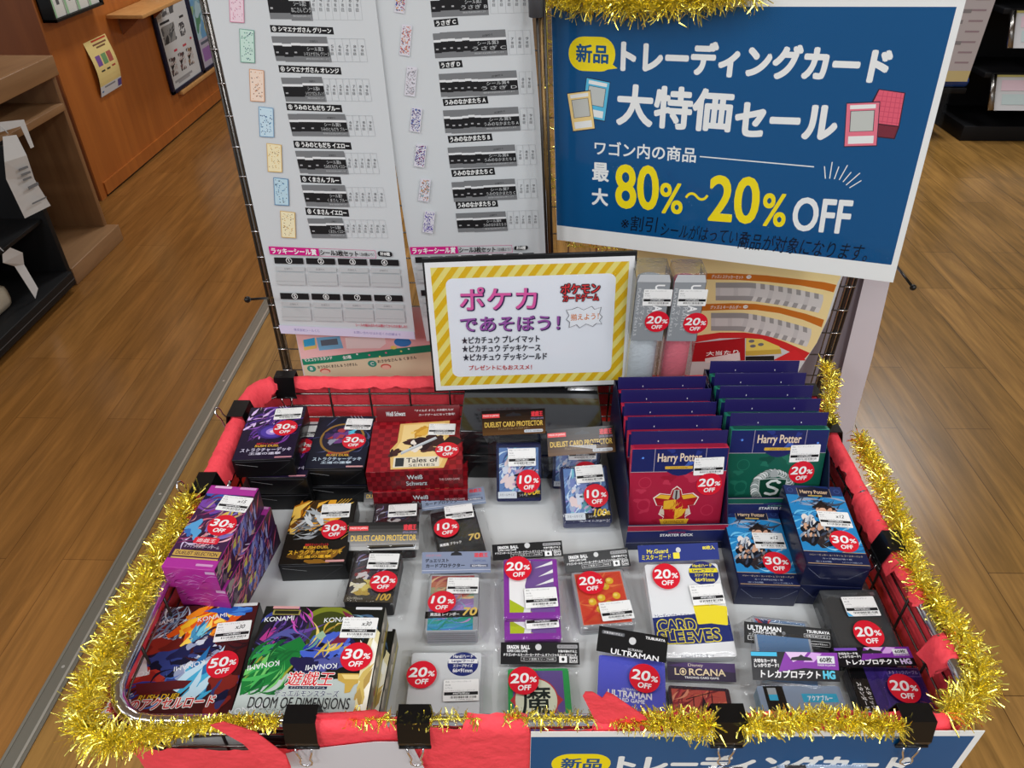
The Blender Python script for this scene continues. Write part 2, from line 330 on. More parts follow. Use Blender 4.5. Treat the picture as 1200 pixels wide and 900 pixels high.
def sticker(root, x, y, z, pct, mk=None, ang=0.0, tag_=None):
    if pct not in STM:
        g = Geo(); slab(g, [(.0178*math.cos(2*PI*i/40), .0178*math.sin(2*PI*i/40)) for i in range(40)], 0, .00025, SRED); g.k = 120
        g.text(pct, -.0042, .0030, .0118, WHITE, w=.0172 if pct[0] == '1' else .0205, bold=.055, shear=.12); g.text('%', .0113, .0006, .0066, WHITE, w=.0078, bold=.05, shear=.12)
        g.text('OFF', .0005, -.0092, .0062, WHITE, w=.0148, bold=.06, shear=.12)
        o = g.build('discount_sticker', root); STM[pct] = o.data
    else: o = link('discount_sticker', STM[pct], root)
    o.location = (x, y, z+.0003); o.rotation_euler = (0, 0, ang)
    if mk is not None: o.matrix_local = mk @ Matrix.Translation((x, y, z+.0003))
    o['label'] = 'round red sticker reading %s%% OFF' % pct
    return o
LBM = {}
INK = P_((28, 28, 30)); INKG = P_((105, 105, 108))
def price(root, x, y, z, yen, hand=None, ang=0.0, blue=False):
    k = (yen, hand, blue)
    if k not in LBM:
        g = Geo(); slab(g, rr(-.0205, -.0135, .0205, .0135, .0012, 3), 0, .00018, LABELW); g.k = 90
        g.text('商品：トレーディングカード', -.0185, .0108, .0020, INKG, w=.030, al='l'); g.text('税込価', -.0185, .0066, .0019, INKG, al='l'); g.text('カプセル', -.0185, .0030, .0018, INKG, al='l')
        g.text('トレーディングカード・スリーブ', -.0185, -.0006, .0017, INKG, w=.034, al='l')
        g.rect(-.0195, -.0062, .0195, -.0022, INK); g.text(yen+'円(税込)', 0, -.0042, .0030, WHITE, w=.019, bold=.03)
        r = random.Random(len(yen)*7+len(hand or '')); xx = -.012
        while xx < .017:
            wd = r.uniform(.0003, .0012); g.rect(xx, -.0102, xx+wd, -.0074, INK); xx += wd+r.uniform(.0004, .0011)
        g.text('2 100000 495010', .004, -.0117, .0013, INKG, w=.02)
        if hand: g.text(hand, .0080, .0052, .0056, M((20, 20, 24), .4), w=.0030*len(hand)+.0015, bold=.015, shear=.25)
        if blue: g.poly([(-.0203, -.0133), (-.014, -.0133), (-.0203, -.007)], P_((60, 170, 225)))
        o = g.build('price_label', root); LBM[k] = o.data
    else: o = link('price_label', LBM[k], root)
    o.location = (x, y, z+.0003); o.rotation_euler = (0, 0, ang); return o
# ------------------------------------------------------------------ cartons
def carton_geo(w_, l_, t, side, top, front, sideart, topf, rim=None):
    g = Geo(); g.box(-w_/2, -l_/2, 0, w_/2, l_/2, t, side, .0012)
    g.frame((0, 0, t+.0001), (1, 0, 0), (0, 1, 0)); g.k = 0
    e = .0009
    g.rect(-w_/2+e, -l_/2+e, w_/2-e, l_/2-e, top); topf(g, w_, l_)
    if front: g.frame((0, -l_/2-.0001, t/2), (1, 0, 0), (0, 0, 1)); g.k = 0; front(g, w_, t)
    if sideart: g.frame((w_/2+.0001, 0, t/2), (0, 1, 0), (0, 0, 1)); g.k = 0; sideart(g, l_, t)
    g.frame(); return g
def carton(key, label, name, n, side, top, topf, front=None, sideart=None, pct=None, spx=None, yen=None, lpx=None, hand=None, lower=(), lang=0.0, sang=0.0, cat='card box', group=None):
    c, u, v, nn, w_, l_, T_ = pose(key); t = T_/n
    root = thing(name, label, cat, mat=base_mat(key, t), group=group)
    cg = carton_geo(w_, l_, t-.0003, side, top, front, sideart, topf).build('carton', root)
    if pct: x, y = puv(key, *spx); sticker(root, x, y, t+.0007, pct, ang=sang)
    if yen: x, y = puv(key, *lpx); price(root, x, y, t+.0005, yen, hand, ang=lang)
    made = [root]
    for i, (lab, dx, dy, rot, extra) in enumerate(lower):
        r2 = root.copy(); COL.objects.link(r2); r2['label'] = lab
        r2.matrix_world = base_mat(key, t*(i+2)) @ Matrix.Translation((dx, dy, 0)) @ Matrix.Rotation(R(rot), 4, 'Z')
        for ch in list(root.children):
            if ch is cg or extra: k2 = ch.copy(); COL.objects.link(k2); k2.parent = r2
        made.append(r2)
    return made
WH = G_((240, 240, 240)); BK = G_((14, 14, 16))
def wm(g, t, x, y, h, ang=0, c=(225, 228, 230)): g.text(t, x, y, h, G_(c), bold=.02, ang=ang)
def title(g, s, x, y, h, w, c, oc, bold=.03, ob=.09, shear=0.0):
    g.text(s, x, y, h, G_(oc), w=w, bold=ob, shear=shear); g.text(s, x, y, h, G_(c), w=w, bold=bold, shear=shear)
def top_rush(g, w, l):
    c = (-w/2+.001, -l/2+.001, w/2-.001, l/2-.001); U = lambda x, y: (c[0]+x*w, c[1]+y*l)
    g.poly([U(0, 0), U(.35, 0), U(.5, .5), U(.2, .9), U(0, 1)], G_((112, 34, 30)), 0, c)
    art(g, c, [('stroke', .25, .82, .28, .17, 110, .10, 60, [(150, 170, 190), (60, 80, 112), (222, 230, 236), (30, 40, 60), (105, 130, 160)]),
               ('blob', .3, .55, .2, .12, 8, .12, 20, [(110, 34, 28), (80, 24, 24), (140, 44, 34)])], 3)
    g.poly([U(.06, .62), U(.22, .5), U(.25, .3), U(.08, .28)], G_((205, 208, 208)), 0, c); g.poly([U(.02, .02), U(.1, .3), U(.22, .2), U(.18, .02)], G_((178, 190, 196)), 0, c)
    art(g, c, [('spike', .62, .82, .2, .15, 46, .11, 55, [(240, 140, 30), (250, 195, 45), (225, 90, 25), (255, 215, 90)]),
               ('spike', .56, .72, .09, .07, 16, .06, 70, [(70, 150, 190), (40, 110, 160), (120, 200, 220)]),
               ('blob', .35, .42, .22, .12, 14, .10, 15, [(34, 42, 96), (24, 28, 66), (50, 64, 130), (22, 24, 48)]),
               ('blob', .62, .52, .16, .14, 16, .08, 40, [(60, 70, 130), (150, 160, 190), (205, 212, 224), (30, 34, 76)]),
               ('stroke', .78, .6, .2, .16, 20, .1, 10, [(40, 22, 28), (70, 26, 34), (25, 20, 30)]),
               ('blob', .22, .34, .14, .06, 8, .08, 10, [(150, 40, 34), (110, 26, 28), (180, 56, 44)]),
               ('stroke', .45, .25, .3, .14, 22, .10, 25, [(30, 60, 150), (24, 34, 84), (70, 110, 190), (18, 20, 40)]),
               ('spike', .72, .35, .14, .2, 18, .12, 55, [(70, 170, 210), (190, 220, 235), (40, 110, 170)]),
               ('blob', .86, .25, .1, .2, 10, .08, 70, [(130, 40, 34), (24, 26, 56), (60, 60, 110)]),
               ('spike', .78, .93, .16, .05, 8, .12, 150, [(40, 90, 180), (70, 130, 210), (30, 60, 140)])], 5)
    g.poly([U(.05, .62), U(.2, .52), U(.27, .36), U(.1, .33)], G_((205, 208, 208)), 0, c); g.poly([U(.02, .04), U(.07, .26), U(.17, .2), U(.16, .08)], G_((186, 196, 200)), 0, c)
    for x, y, a in ((.2, .83, 10), (.63, .86, 10), (.16, .36, 192), (.57, .42, 192), (.12, .08, 20)): wm(g, 'KONAMI', *U(x, y), .0062, R(a))
    g.poly([U(.24, .2), U(.58, .23), U(.63, .29), U(.5, .3), U(.2, .29)], G_((92, 30, 34)), 0); title(g, 'RUSH DUEL', *U(.42, .17), .0062, .046, (240, 190, 40), (22, 20, 20), .03, .12, .2)
    title(g, '電撃のアクセルロード', *U(.45, .115), .0140, .115, (206, 44, 40), (240, 238, 236), .03, .12, .1)
    g.rrect(*U(.03, .955), *U(.2, .985), .001, G_((190, 60, 56))); g.rrect(*U(.78, .955), *U(.98, .985), .001, G_((215, 215, 215)))
def front_dark(g, w, t): g.rect(-w/2+.004, t/2-.004, w/2-.004, t/2-.0025, G_((60, 60, 64))); g.line((-w*.45, t*.28), (-w*.1, t*.1), .0006, G_((150, 150, 152))); g.line((w*.1, -t*.4), (w*.44, t*.3), .0003, G_((70, 70, 74)))
carton('rush', 'dark red trading card box in the front left corner, with a 50% off sticker', 'booster_box', 1, BK, G_((72, 24, 26)), top_rush, front_dark, None, '50', (261, 779), '176', (273, 740), 'x30', lang=R(3), sang=R(6))
def top_doom(g, w, l):
    c = (-w/2+.001, -l/2+.001, w/2-.001, l/2-.001); U = lambda x, y: (c[0]+x*w, c[1]+y*l)
    g.poly([U(0, 0), U(1, 0), U(1, .34), U(.6, .3), U(.3, .36), U(0, .3)], G_((182, 192, 188)), 0, c); g.disc(*U(.55, .76), .034, .032, G_((120, 128, 40)), 0, 40, 0, c); g.disc(*U(.55, .76), .027, .025, G_((60, 68, 26)), 0, 40, 0, c)
    g.poly([U(0, .28), U(.1, .56), U(.45, .6), U(.3, .3)], G_((148, 152, 52)), 0, c)
    DK_ = G_((24, 22, 36)); PL = lambda pts, cc: g.poly([U(*p) for p in pts], G_(cc), 0, c)
    PL([(.0, .62), (.04, .8), (.16, .93), (.3, .96), (.4, .86), (.36, .72), (.42, .62), (.3, .55), (.16, .55)], (36, 28, 54)); PL([(.03, .66), (.1, .8), (.2, .72), (.14, .6)], (170, 56, 130))
    art(g, c, [('stroke', .22, .76, .16, .14, 26, .13, 50, [(70, 50, 110), (100, 70, 150), (44, 36, 80), (54, 64, 140), (22, 18, 34)]), ('stroke', .24, .6, .2, .05, 10, .16, 170, [(50, 56, 120), (34, 34, 74), (80, 84, 150)]), ('stroke', .34, .86, .08, .08, 7, .08, 130, [(190, 80, 170), (140, 60, 150)])], 11)
    PL([(.35, .69), (.19, .58), (.09, .40), (0, .28), (.02, .16), (.26, .28), (.36, .45), (.44, .58)], (30, 116, 54))
    art(g, (*U(.0, .17), *U(.42, .66)), [('stroke', .4, .5, .4, .4, 34, .34, 48, [(48, 150, 74), (26, 98, 48), (72, 172, 86), (20, 84, 44), (110, 190, 100)])], 12)
    PL([(.42, .56), (.46, .68), (.58, .74), (.74, .72), (.84, .6), (.8, .46), (.68, .4), (.52, .4), (.44, .46)], (30, 32, 76))
    art(g, c, [('blob', .62, .58, .17, .13, 26, .07, 20, [(44, 56, 150), (70, 96, 196), (34, 38, 100), (96, 120, 206), (20, 20, 44)]), ('stroke', .58, .66, .2, .16, 16, .10, 60, [(206, 174, 70), (160, 130, 50), (100, 150, 140), (226, 200, 110)]), ('blob', .57, .45, .16, .04, 10, .08, 5, [(80, 84, 150), (50, 50, 110), (130, 136, 180), (34, 32, 70)])], 13)
    PL([(.6, .62), (.68, .74), (.7, .86), (.64, .95), (.74, .9), (.78, .78), (.72, .64)], (120, 36, 60)); PL([(.47, .7), (.52, .66), (.56, .7), (.52, .75)], (150, 180, 150)); PL([(.72, .6), (.82, .62), (.8, .55), (.73, .54)], (196, 170, 80))
    PL([(.72, .36), (.9, .36), (.94, .31), (.86, .26), (.84, .2), (.8, .19), (.79, .27), (.73, .3)], (196, 162, 76)); PL([(.75, .35), (.88, .35), (.9, .31), (.78, .31)], (232, 208, 130)); PL([(.9, 0), (1, 0), (1, .72), (.93, .8), (.88, .5)], (226, 216, 170)); PL([(.94, 0), (1, 0), (1, .6), (.96, .66)], (244, 240, 222))  # pale right edge: gold foil, with glare painted into its colour
    art(g, c, [('spike', .93, .45, .05, .35, 12, .07, 85, [(206, 180, 100), (245, 245, 235), (180, 150, 80)]), ('stroke', .85, .8, .12, .12, 8, .12, 120, [(70, 100, 130), (110, 150, 170), (60, 60, 50)])], 14)
    for x, y, a in ((.14, .86, 5), (.63, .86, 5), (.13, .42, 192), (.58, .415, 185), (.1, .05, 15)): wm(g, 'KONAMI', *U(x, y), .0062, R(a))
    g.rect(*U(.07, .9), *U(.3, .95), G_((150, 140, 70))); g.rect(*U(.085, .908), *U(.285, .943), G_((40, 38, 26)))
    g.rrect(*U(.06, .962), *U(.28, .988), .001, G_((205, 150, 150))); g.rrect(*U(.75, .962), *U(.97, .988), .001, G_((215, 215, 218)))
    title(g, '遊戯王', *U(.52, .31), .0165, .05, (206, 38, 48), (245, 244, 240), .02, .07, .1); g.rect(*U(.37, .222), *U(.66, .245), G_((26, 40, 70))); g.text('オフィシャルカードゲーム', *U(.515, .234), .0022, WH, w=.037)
    title(g, 'デュエルモンスターズ', *U(.52, .185), .0075, .068, (34, 52, 84), (236, 238, 238), .02, .07); g.text('DOOM OF DIMENSIONS', *U(.48, .105), .0125, G_((46, 46, 48)), w=.107, bold=.008); g.text('ドゥーム・オブ・ディメンションズ', *U(.45, .05), .0024, G_((70, 70, 72)), w=.07)
def side_doom(g, l, t):
    c = (-l/2, -t/2, l/2, t/2); g.rect(-l/2, -t/2, l/2, t/2, G_((120, 116, 96))); art(g, c, [('blob', .5, .6, .5, .4, 24, .05, 5, [(150, 60, 60), (190, 180, 160), (90, 90, 80), (210, 206, 190)])], 4); g.rect(-l/2, -t*.36, l/2, -t*.16, G_((172, 158, 50)))
carton('doom', 'green and silver trading card box topmost of the front left stack, with a 30% sticker', 'booster_box', 2, BK, G_((26, 28, 24)), top_doom, front_dark, side_doom, '30', (418, 770), '176', (421, 736), 'x30', lower=[('lower trading card box under the green and silver box at the front', .007, -.001, -1.5, False)])
def top_magenta(g, w, l):
    c = (-w/2+.0008, -l/2+.0008, w/2-.0008, l/2-.0008); c2 = (c[0], c[1]+l*.04, c[2], c[1]+l*.88); U = lambda x, y: (c[0]+x*w, c[1]+y*l)
    g.rect(c2[0], c2[1]+.008, c2[2], c2[3], G_((64, 36, 70)))
    art(g, c2, [('blob', .3, .9, .4, .12, 14, .2, 20, [(36, 44, 110), (60, 90, 170), (24, 26, 60), (120, 70, 160)]), ('stroke', .5, .55, .5, .4, 90, .2, 40, [(206, 110, 130), (120, 40, 90), (70, 44, 60), (222, 150, 150), (150, 60, 110), (40, 24, 40), (176, 150, 140), (232, 176, 186), (206, 190, 220)]),
                ('spike', .7, .6, .3, .3, 16, .14, 60, [(190, 190, 210), (120, 110, 180), (210, 190, 90)]), ('blob', .15, .45, .15, .1, 5, .12, 60, [(90, 160, 210), (60, 110, 180)])], 21)
    g.rrect(*U(.3, .27), *U(.78, .345), .003, G_((214, 40, 60))); g.text('遊戯王', *U(.54, .308), .006, WH, w=.024); g.text('オフィシャルカードゲーム', *U(.52, .235), .005, G_((190, 180, 200)), w=.044, bold=.03)
    g.rect(*U(.06, .125), *U(.94, .19), G_((196, 160, 80))); g.text('DUELIST SELECTION', *U(.5, .158), .0052, G_((66, 40, 60)), w=.052, bold=.03); g.rect(*U(.06, .095), *U(.95, .11), G_((206, 170, 100)))
    g.rrect(*U(.1, .955), *U(.45, .985), .001, G_((225, 180, 215))); g.rrect(*U(.62, .955), *U(.96, .985), .001, G_((206, 150, 196))); g.rrect(*U(.6, .025), *U(.92, .05), .001, G_((206, 150, 196)))
def front_magenta(g, w, t):
    c = (-w/2, -t/2, w/2, t/2); art(g, c, [('stroke', .5, .45, .5, .4, 26, .12, 5, [(176, 80, 160), (120, 20, 100), (196, 120, 186)])], 8); g.rect(w*.3, t*.28, w*.48, t*.4, G_((206, 170, 206)))
def side_magenta(g, l, t):
    c = (-l/2, -t/2, l/2, t/2); g.rect(*c, G_((58, 34, 62)))
    art(g, c, [('stroke', .5, .5, .5, .5, 60, .1, 30, [(150, 50, 120), (200, 80, 110), (90, 60, 120), (40, 26, 50), (190, 130, 160), (226, 150, 170)]), ('spike', .6, .5, .3, .4, 40, .06, 60, [(110, 116, 190), (150, 156, 210), (74, 70, 140)]), ('blob', .35, .4, .2, .3, 8, .04, 40, [(206, 196, 90), (190, 120, 100)]), ('blob', .08, .5, .08, .5, 6, .05, 40, [(150, 140, 130), (110, 90, 100)])], 9)
carton('magenta', 'magenta trading card box topmost of the tall stack by the left wall', 'booster_box', 3, G_((168, 44, 142)), G_((172, 52, 150)), top_magenta, front_magenta, side_magenta, '30', (260.5, 616), '2640', (275, 591), 'x15', lower=[('magenta trading card box in the middle of the left wall stack', .006, .004, -2, False), ('magenta trading card box at the bottom of the left wall stack', .004, .008, -3, False)], lang=R(-3), sang=R(-3))
def deck_title(g, U, c1, c2, s1='遊戯王ラッシュデュエル', s2='ストラクチャーデッキ', s3='王道の連撃', y=.2):
    g.text(s1, *U(.5, y+.075), .0045, G_((200, 50, 50)), w=.032, bold=.03); g.text('RUSH DUEL', *U(.5, y+.035), .0045, G_((226, 176, 50)), w=.034, bold=.04)
    title(g, s2, *U(.5, y-.035), .0085, .072, c1, c2, .03, .07); g.text(s3, *U(.5, y-.1), .0052, G_(c1), w=.045, bold=.04)
def top_dragon(g, w, l):
    c = (-w/2+.0008, -l/2+.0008, w/2-.0008, l/2-.0008); U = lambda x, y: (c[0]+x*w, c[1]+y*l)
    art(g, c, [('spike', .4, .8, .4, .25, 40, .2, 60, [(226, 160, 40), (180, 110, 24), (110, 66, 20), (240, 196, 90), (60, 40, 16)]), ('stroke', .4, .52, .4, .14, 34, .2, 15, [(150, 154, 158), (80, 84, 88), (200, 204, 206), (40, 42, 46), (110, 114, 120)]), ('spike', .35, .75, .12, .12, 10, .12, 130, [(170, 176, 180), (210, 214, 216), (90, 96, 100)]), ('spike', .5, .1, .5, .1, 10, .14, 10, [(140, 96, 30), (90, 60, 20)])], 31)
    for i in range(4): g.line(U(.9-.05*i, 1), U(.72-.05*i, .82), .001, G_((216, 170, 60))); g.line(U(.98, .6-.05*i), U(.85, .5-.05*i), .001, G_((190, 140, 50)))
    deck_title(g, U, (230, 178, 50), (40, 26, 10)); g.rrect(*U(.68, .015), *U(.96, .045), .001, G_((206, 150, 150)))
carton('dragon', 'black and gold starter deck box lying alone on the white tray floor', 'structure_deck_box', 1, BK, G_((24, 20, 16)), top_dragon, front_dark, None, '30', (392, 621), '990', (393.5, 599), lang=R(2), sang=R(4))
def top_violet(g, w, l):
    c = (-w/2+.0008, -l/2+.0008, w/2-.0008, l/2-.0008); U = lambda x, y: (c[0]+x*w, c[1]+y*l)
    art(g, c, [('stroke', .5, .65, .5, .35, 70, .18, 40, [(92, 50, 140), (150, 90, 190), (40, 24, 70), (200, 150, 220), (24, 18, 40), (120, 60, 150)]), ('spike', .3, .7, .3, .3, 24, .1, 60, [(180, 140, 214), (220, 190, 236), (70, 40, 120)])], 41)
    for k, cc in ((1, (60, 40, 120)), (.8, (80, 60, 160)), (.45, (170, 140, 220)), (.2, (236, 220, 240))): g.disc(*U(.52, .5), .022*k, .017*k, G_(cc), 0, 30)
    for i in range(3): g.line(U(.5+.05*i, 1), U(.62+.05*i, .88), .0008, G_((190, 180, 210)))
    deck_title(g, U, (206, 200, 220), (50, 40, 80)); g.rrect(*U(.68, .015), *U(.96, .04), .001, G_((190, 130, 140)))
carton('violet', 'violet and black deck box topmost of the back left stack', 'structure_deck_box', 3, BK, G_((30, 20, 46)), top_violet, front_dark, None, '30', (334.5, 502), '990', (338, 485), lower=[('deck box with red print second in the back left stack', .018, -.003, -3, True), ('plain black deck box at the bottom of the back left corner stack', .017, -.002, -2, False)], lang=R(2), sang=R(2))
def top_navy(g, w, l):
    c = (-w/2+.0008, -l/2+.0008, w/2-.0008, l/2-.0008); U = lambda x, y: (c[0]+x*w, c[1]+y*l)
    art(g, c, [('stroke', .5, .6, .5, .4, 50, .16, 60, [(34, 40, 80), (20, 22, 46), (60, 70, 110), (14, 14, 26), (84, 90, 130)])], 51)
    for k, cc in ((1, (150, 112, 50)), (.9, (34, 30, 50)), ): g.disc(*U(.5, .55), .034*k, .036*k, G_(cc), 0, 36)
    art(g, c, [('blob', .45, .6, .22, .18, 26, .08, 40, [(30, 24, 60), (110, 60, 130), (60, 40, 90), (150, 150, 170), (24, 24, 40), (170, 60, 70)]), ('blob', .66, .66, .04, .04, 3, .05, 0, [(60, 160, 206), (90, 190, 220)])], 52)
    for i in range(4): g.line(U(.55+.06*i, 1), U(.68+.06*i, .84), .0008, G_((180, 180, 190)))
    deck_title(g, U, (190, 206, 220), (30, 40, 70)); g.rrect(*U(.68, .015), *U(.96, .04), .001, G_((206, 150, 150)))
carton('navy', 'navy deck box with a gold ring on top, beside the violet stack', 'structure_deck_box', 2, BK, G_((22, 24, 42)), top_navy, front_dark, None, '30', (415, 517.5), '990', (420.5, 497.5), lower=[('black deck box under the navy box with the gold ring', .003, -.001, -1, False)], lang=R(-2), sang=R(-2))
def top_red(g, w, l):
    c = (-w/2+.0008, -l/2+.0008, w/2-.0008, l/2-.0008); U = lambda x, y: (c[0]+x*w, c[1]+y*l)
    for i in range(14):
        for j in range(12):
            if (i+j) % 2: g.rect(*U(i/14, j/12), *U((i+1)/14, (j+1)/12), G_((126, 16, 26)))
    g.poly([U(.25, .03), U(.22, .4), U(.29, .55), U(.3, .93), U(.85, .97), U(.84, .2), U(.8, .03)], G_((226, 186, 110)), 0, c); g.poly([U(.28, .06), U(.27, .4), U(.33, .58), U(.34, .9), U(.8, .93), U(.8, .24), U(.76, .07)], G_((240, 210, 142)), 0, c)
    art(g, c, [('blob', .52, .78, .08, .1, 10, .05, 50, [(226, 176, 70), (206, 150, 50), (240, 200, 100)]), ('blob', .68, .5, .26, .12, 16, .1, 10, [(60, 34, 32), (84, 50, 44), (44, 26, 28)]), ('blob', .28, .36, .06, .07, 6, .05, 60, [(70, 40, 36), (52, 32, 30)]), ('blob', .5, .48, .06, .1, 6, .04, 80, [(236, 226, 214), (206, 196, 190), (240, 214, 180)])], 61)
    g.poly([U(.34, .3), U(.72, .6), U(.7, .64), U(.34, .36)], G_((176, 184, 190)), 0, c); g.poly([U(.34, .33), U(.71, .62), U(.7, .64), U(.34, .36)], G_((206, 212, 216)), 0, c)
    g.rect(*U(.27, .06), *U(.75, .25), G_((228, 220, 200))); g.rect(*U(.29, .08), *U(.38, .24), G_((50, 54, 56))); g.text('Tales of', *U(.57, .19), .0100, G_((24, 24, 26)), w=.046, bold=.03); g.text('SERIES', *U(.57, .095), .0055, G_((60, 60, 62)), w=.038)
def front_red(g, w, t):
    for i in range(20):
        for j in range(4):
            if (i+j) % 2: g.rect(-w/2+i*w/20, -t/2+j*t/4, -w/2+(i+1)*w/20, -t/2+(j+1)*t/4, G_((96, 12, 20)))
    title(g, 'Weiß', 0, t*.17, .008, .022, (210, 214, 216), (40, 40, 44), .03, .1); title(g, 'Schwarz', .002, -t*.16, .008, .03, (190, 194, 198), (40, 40, 44), .03, .1); g.text('THE CARD GAME', w*.36, 0, .004, G_((220, 190, 190)), w=.03)
rb = carton('redbox', 'red checked trading card box with a parchment picture, topmost beside the black boxes', 'booster_box', 2, G_((122, 18, 28)), G_((156, 26, 36)), top_red, front_red, None, '30', (524, 528), '6930', (518, 503.5), lower=[('red trading card box under the red checked box with a parchment picture', .006, -.004, 0, False)], lang=R(-3), sang=R(3))
g = Geo(); g.box(-.064, -.0015, 0, .066, 0, .024, G_((110, 20, 26)), .0006); g.frame((0, -.0017, 0), (1, 0, 0), (0, 0, 1)); title(g, 'Weiß Schwarz', -.034, .013, .007, .03, (214, 214, 216), (60, 20, 24), .03, .1); g.text('「テイルズ オブ」の仲間たちが', .026, .017, .0036, WH, w=.06); g.text('カードゲームになって登場！', .03, .010, .0036, WH, w=.056); g.frame()
fl = g.build('back_flap', rb[0]); fl.location = (0, .057, .037); fl.rotation_euler = (R(-25), 0, 0)
def top_wiz(g, w, l):
    c = (-w/2+.0008, -l/2+.0008, w/2-.0008, l/2-.0008); U = lambda x, y: (c[0]+x*w, c[1]+y*l)
    c2 = (*U(.01, .155), *U(.99, .87)); g.rect(*c2, G_((38, 130, 190)))
    art(g, c2, [('stroke', .5, .6, .5, .4, 26, .2, 20, [(50, 150, 210), (24, 90, 150), (110, 190, 230), (20, 50, 90)]), ('stroke', .5, .88, .45, .1, 12, .24, 5, [(24, 30, 44), (60, 70, 90), (150, 160, 180)]), ('blob', .58, .74, .17, .1, 12, .12, 20, [(30, 22, 22), (44, 32, 30), (24, 18, 20)]), ('blob', .6, .66, .1, .06, 6, .1, 80, [(226, 178, 150), (206, 156, 130)]),
                ('blob', .22, .48, .12, .14, 8, .1, 80, [(200, 204, 210), (150, 150, 156), (226, 220, 214)]), ('blob', .35, .3, .34, .14, 22, .12, 70, [(24, 24, 30), (44, 38, 40), (70, 50, 44), (16, 20, 30)]), ('blob', .3, .4, .2, .06, 5, .07, 70, [(206, 160, 130), (190, 140, 110)]), ('stroke', .8, .12, .3, .1, 12, .2, 15, [(90, 170, 210), (150, 206, 230), (40, 100, 150)]), ('blob', .4, .3, .3, .1, 14, .035, 70, [(206, 160, 130), (150, 110, 90), (110, 112, 120)]), ('spike', .5, .35, .45, .3, 26, .06, 60, [(60, 70, 90), (140, 150, 164), (30, 34, 44), (180, 190, 200)]), ('stroke', .62, .8, .2, .08, 14, .08, 40, [(20, 16, 16), (60, 44, 40)])], 71)
    g.rect(*U(.01, .87), *U(.99, .995), G_((30, 46, 96))); g.poly([U(.22, .845), U(.22, .96), U(.42, .975), U(.5, .99), U(.58, .975), U(.78, .96), U(.78, .845)], G_((26, 28, 48)))
    for x in (.22, .78): g.line(U(x, .845), U(x, .96), .0006, G_((170, 150, 120)))
    g.text('Harry Potter', *U(.5, .905), .0085, G_((214, 184, 150)), w=.037, bold=.03); g.rect(*U(.38, .852), *U(.62, .868), G_((190, 160, 80)))
    for x in (.1, .9): g.disc(*U(x, .93), .004, .004, G_((70, 90, 150)), 0, 16); g.disc(*U(x, .93), .0034, .0034, G_((30, 46, 96)), 0, 16)
    g.rect(*U(.01, .005), *U(.99, .155), G_((24, 32, 70))); g.line(U(.01, .155), U(.38, .155), .0008, G_((190, 160, 110))); g.line(U(.62, .155), U(.99, .155), .0008, G_((190, 160, 110)))
    g.text('ハリー・ポッター カードゲーム ブースターパック', *U(.5, .115), .0030, G_((206, 190, 160)), w=.066); g.text('カード配列は7枚＋税', *U(.5, .075), .0026, G_((180, 186, 200)), w=.036); g.text('全150種', *U(.27, .04), .0024, G_((160, 170, 190)), w=.02); g.text('1パック10枚入り', *U(.72, .04), .0024, G_((160, 170, 190)), w=.024); g.rect(*U(.02, .012), *U(.98, .02), G_((170, 140, 100)))
def front_wiz(g, w, t):
    for sx in (-1, 1): g.line((sx*w*.46, t*.36), (sx*w*.22, -t*.1), .0004, G_((130, 136, 160))); g.line((sx*w*.22, -t*.1), (sx*w*.06, -t*.1), .0004, G_((130, 136, 160)))
def side_wiz(g, l, t): pass
NV = G_((20, 26, 58))
carton('wizL', 'blue trading card box on the tray, left of the taller blue stack', 'booster_box', 1, NV, NV, top_wiz, front_wiz, None, '30', (910, 660), '440', (901, 634), 'x12', lang=R(1), sang=R(2))
carton('wizR', 'blue trading card box topmost of the right stack by the wire wall', 'booster_box', 2, NV, NV, top_wiz, front_wiz, None, '30', (989, 635), '440', (978, 609), 'x12', lower=[('dark blue card box under the right hand blue box by the wire wall', .001, 0, 0, False)], lang=R(-1), sang=R(2))
# black storage boxes the small sign stands on
for i, (z, lab) in enumerate(((.759, 'black glossy storage box carrying the yellow striped sign'), (.710, 'black storage box under another one behind the hanging packs'))):
    t = thing('storage_box', lab, 'box', (.0135, .905, z)); g = Geo(); g.box(-.106, -.060, 0, .106, .060, .034, M((20, 21, 23), .12, 0, .6), .002); g.build('box_body', t)
    g = Geo(); g.box(-.1075, -.0615, .0335, .1075, .0615, .0485, M((24, 25, 27), .08, 0, .8), .002); g.build('lid', t)
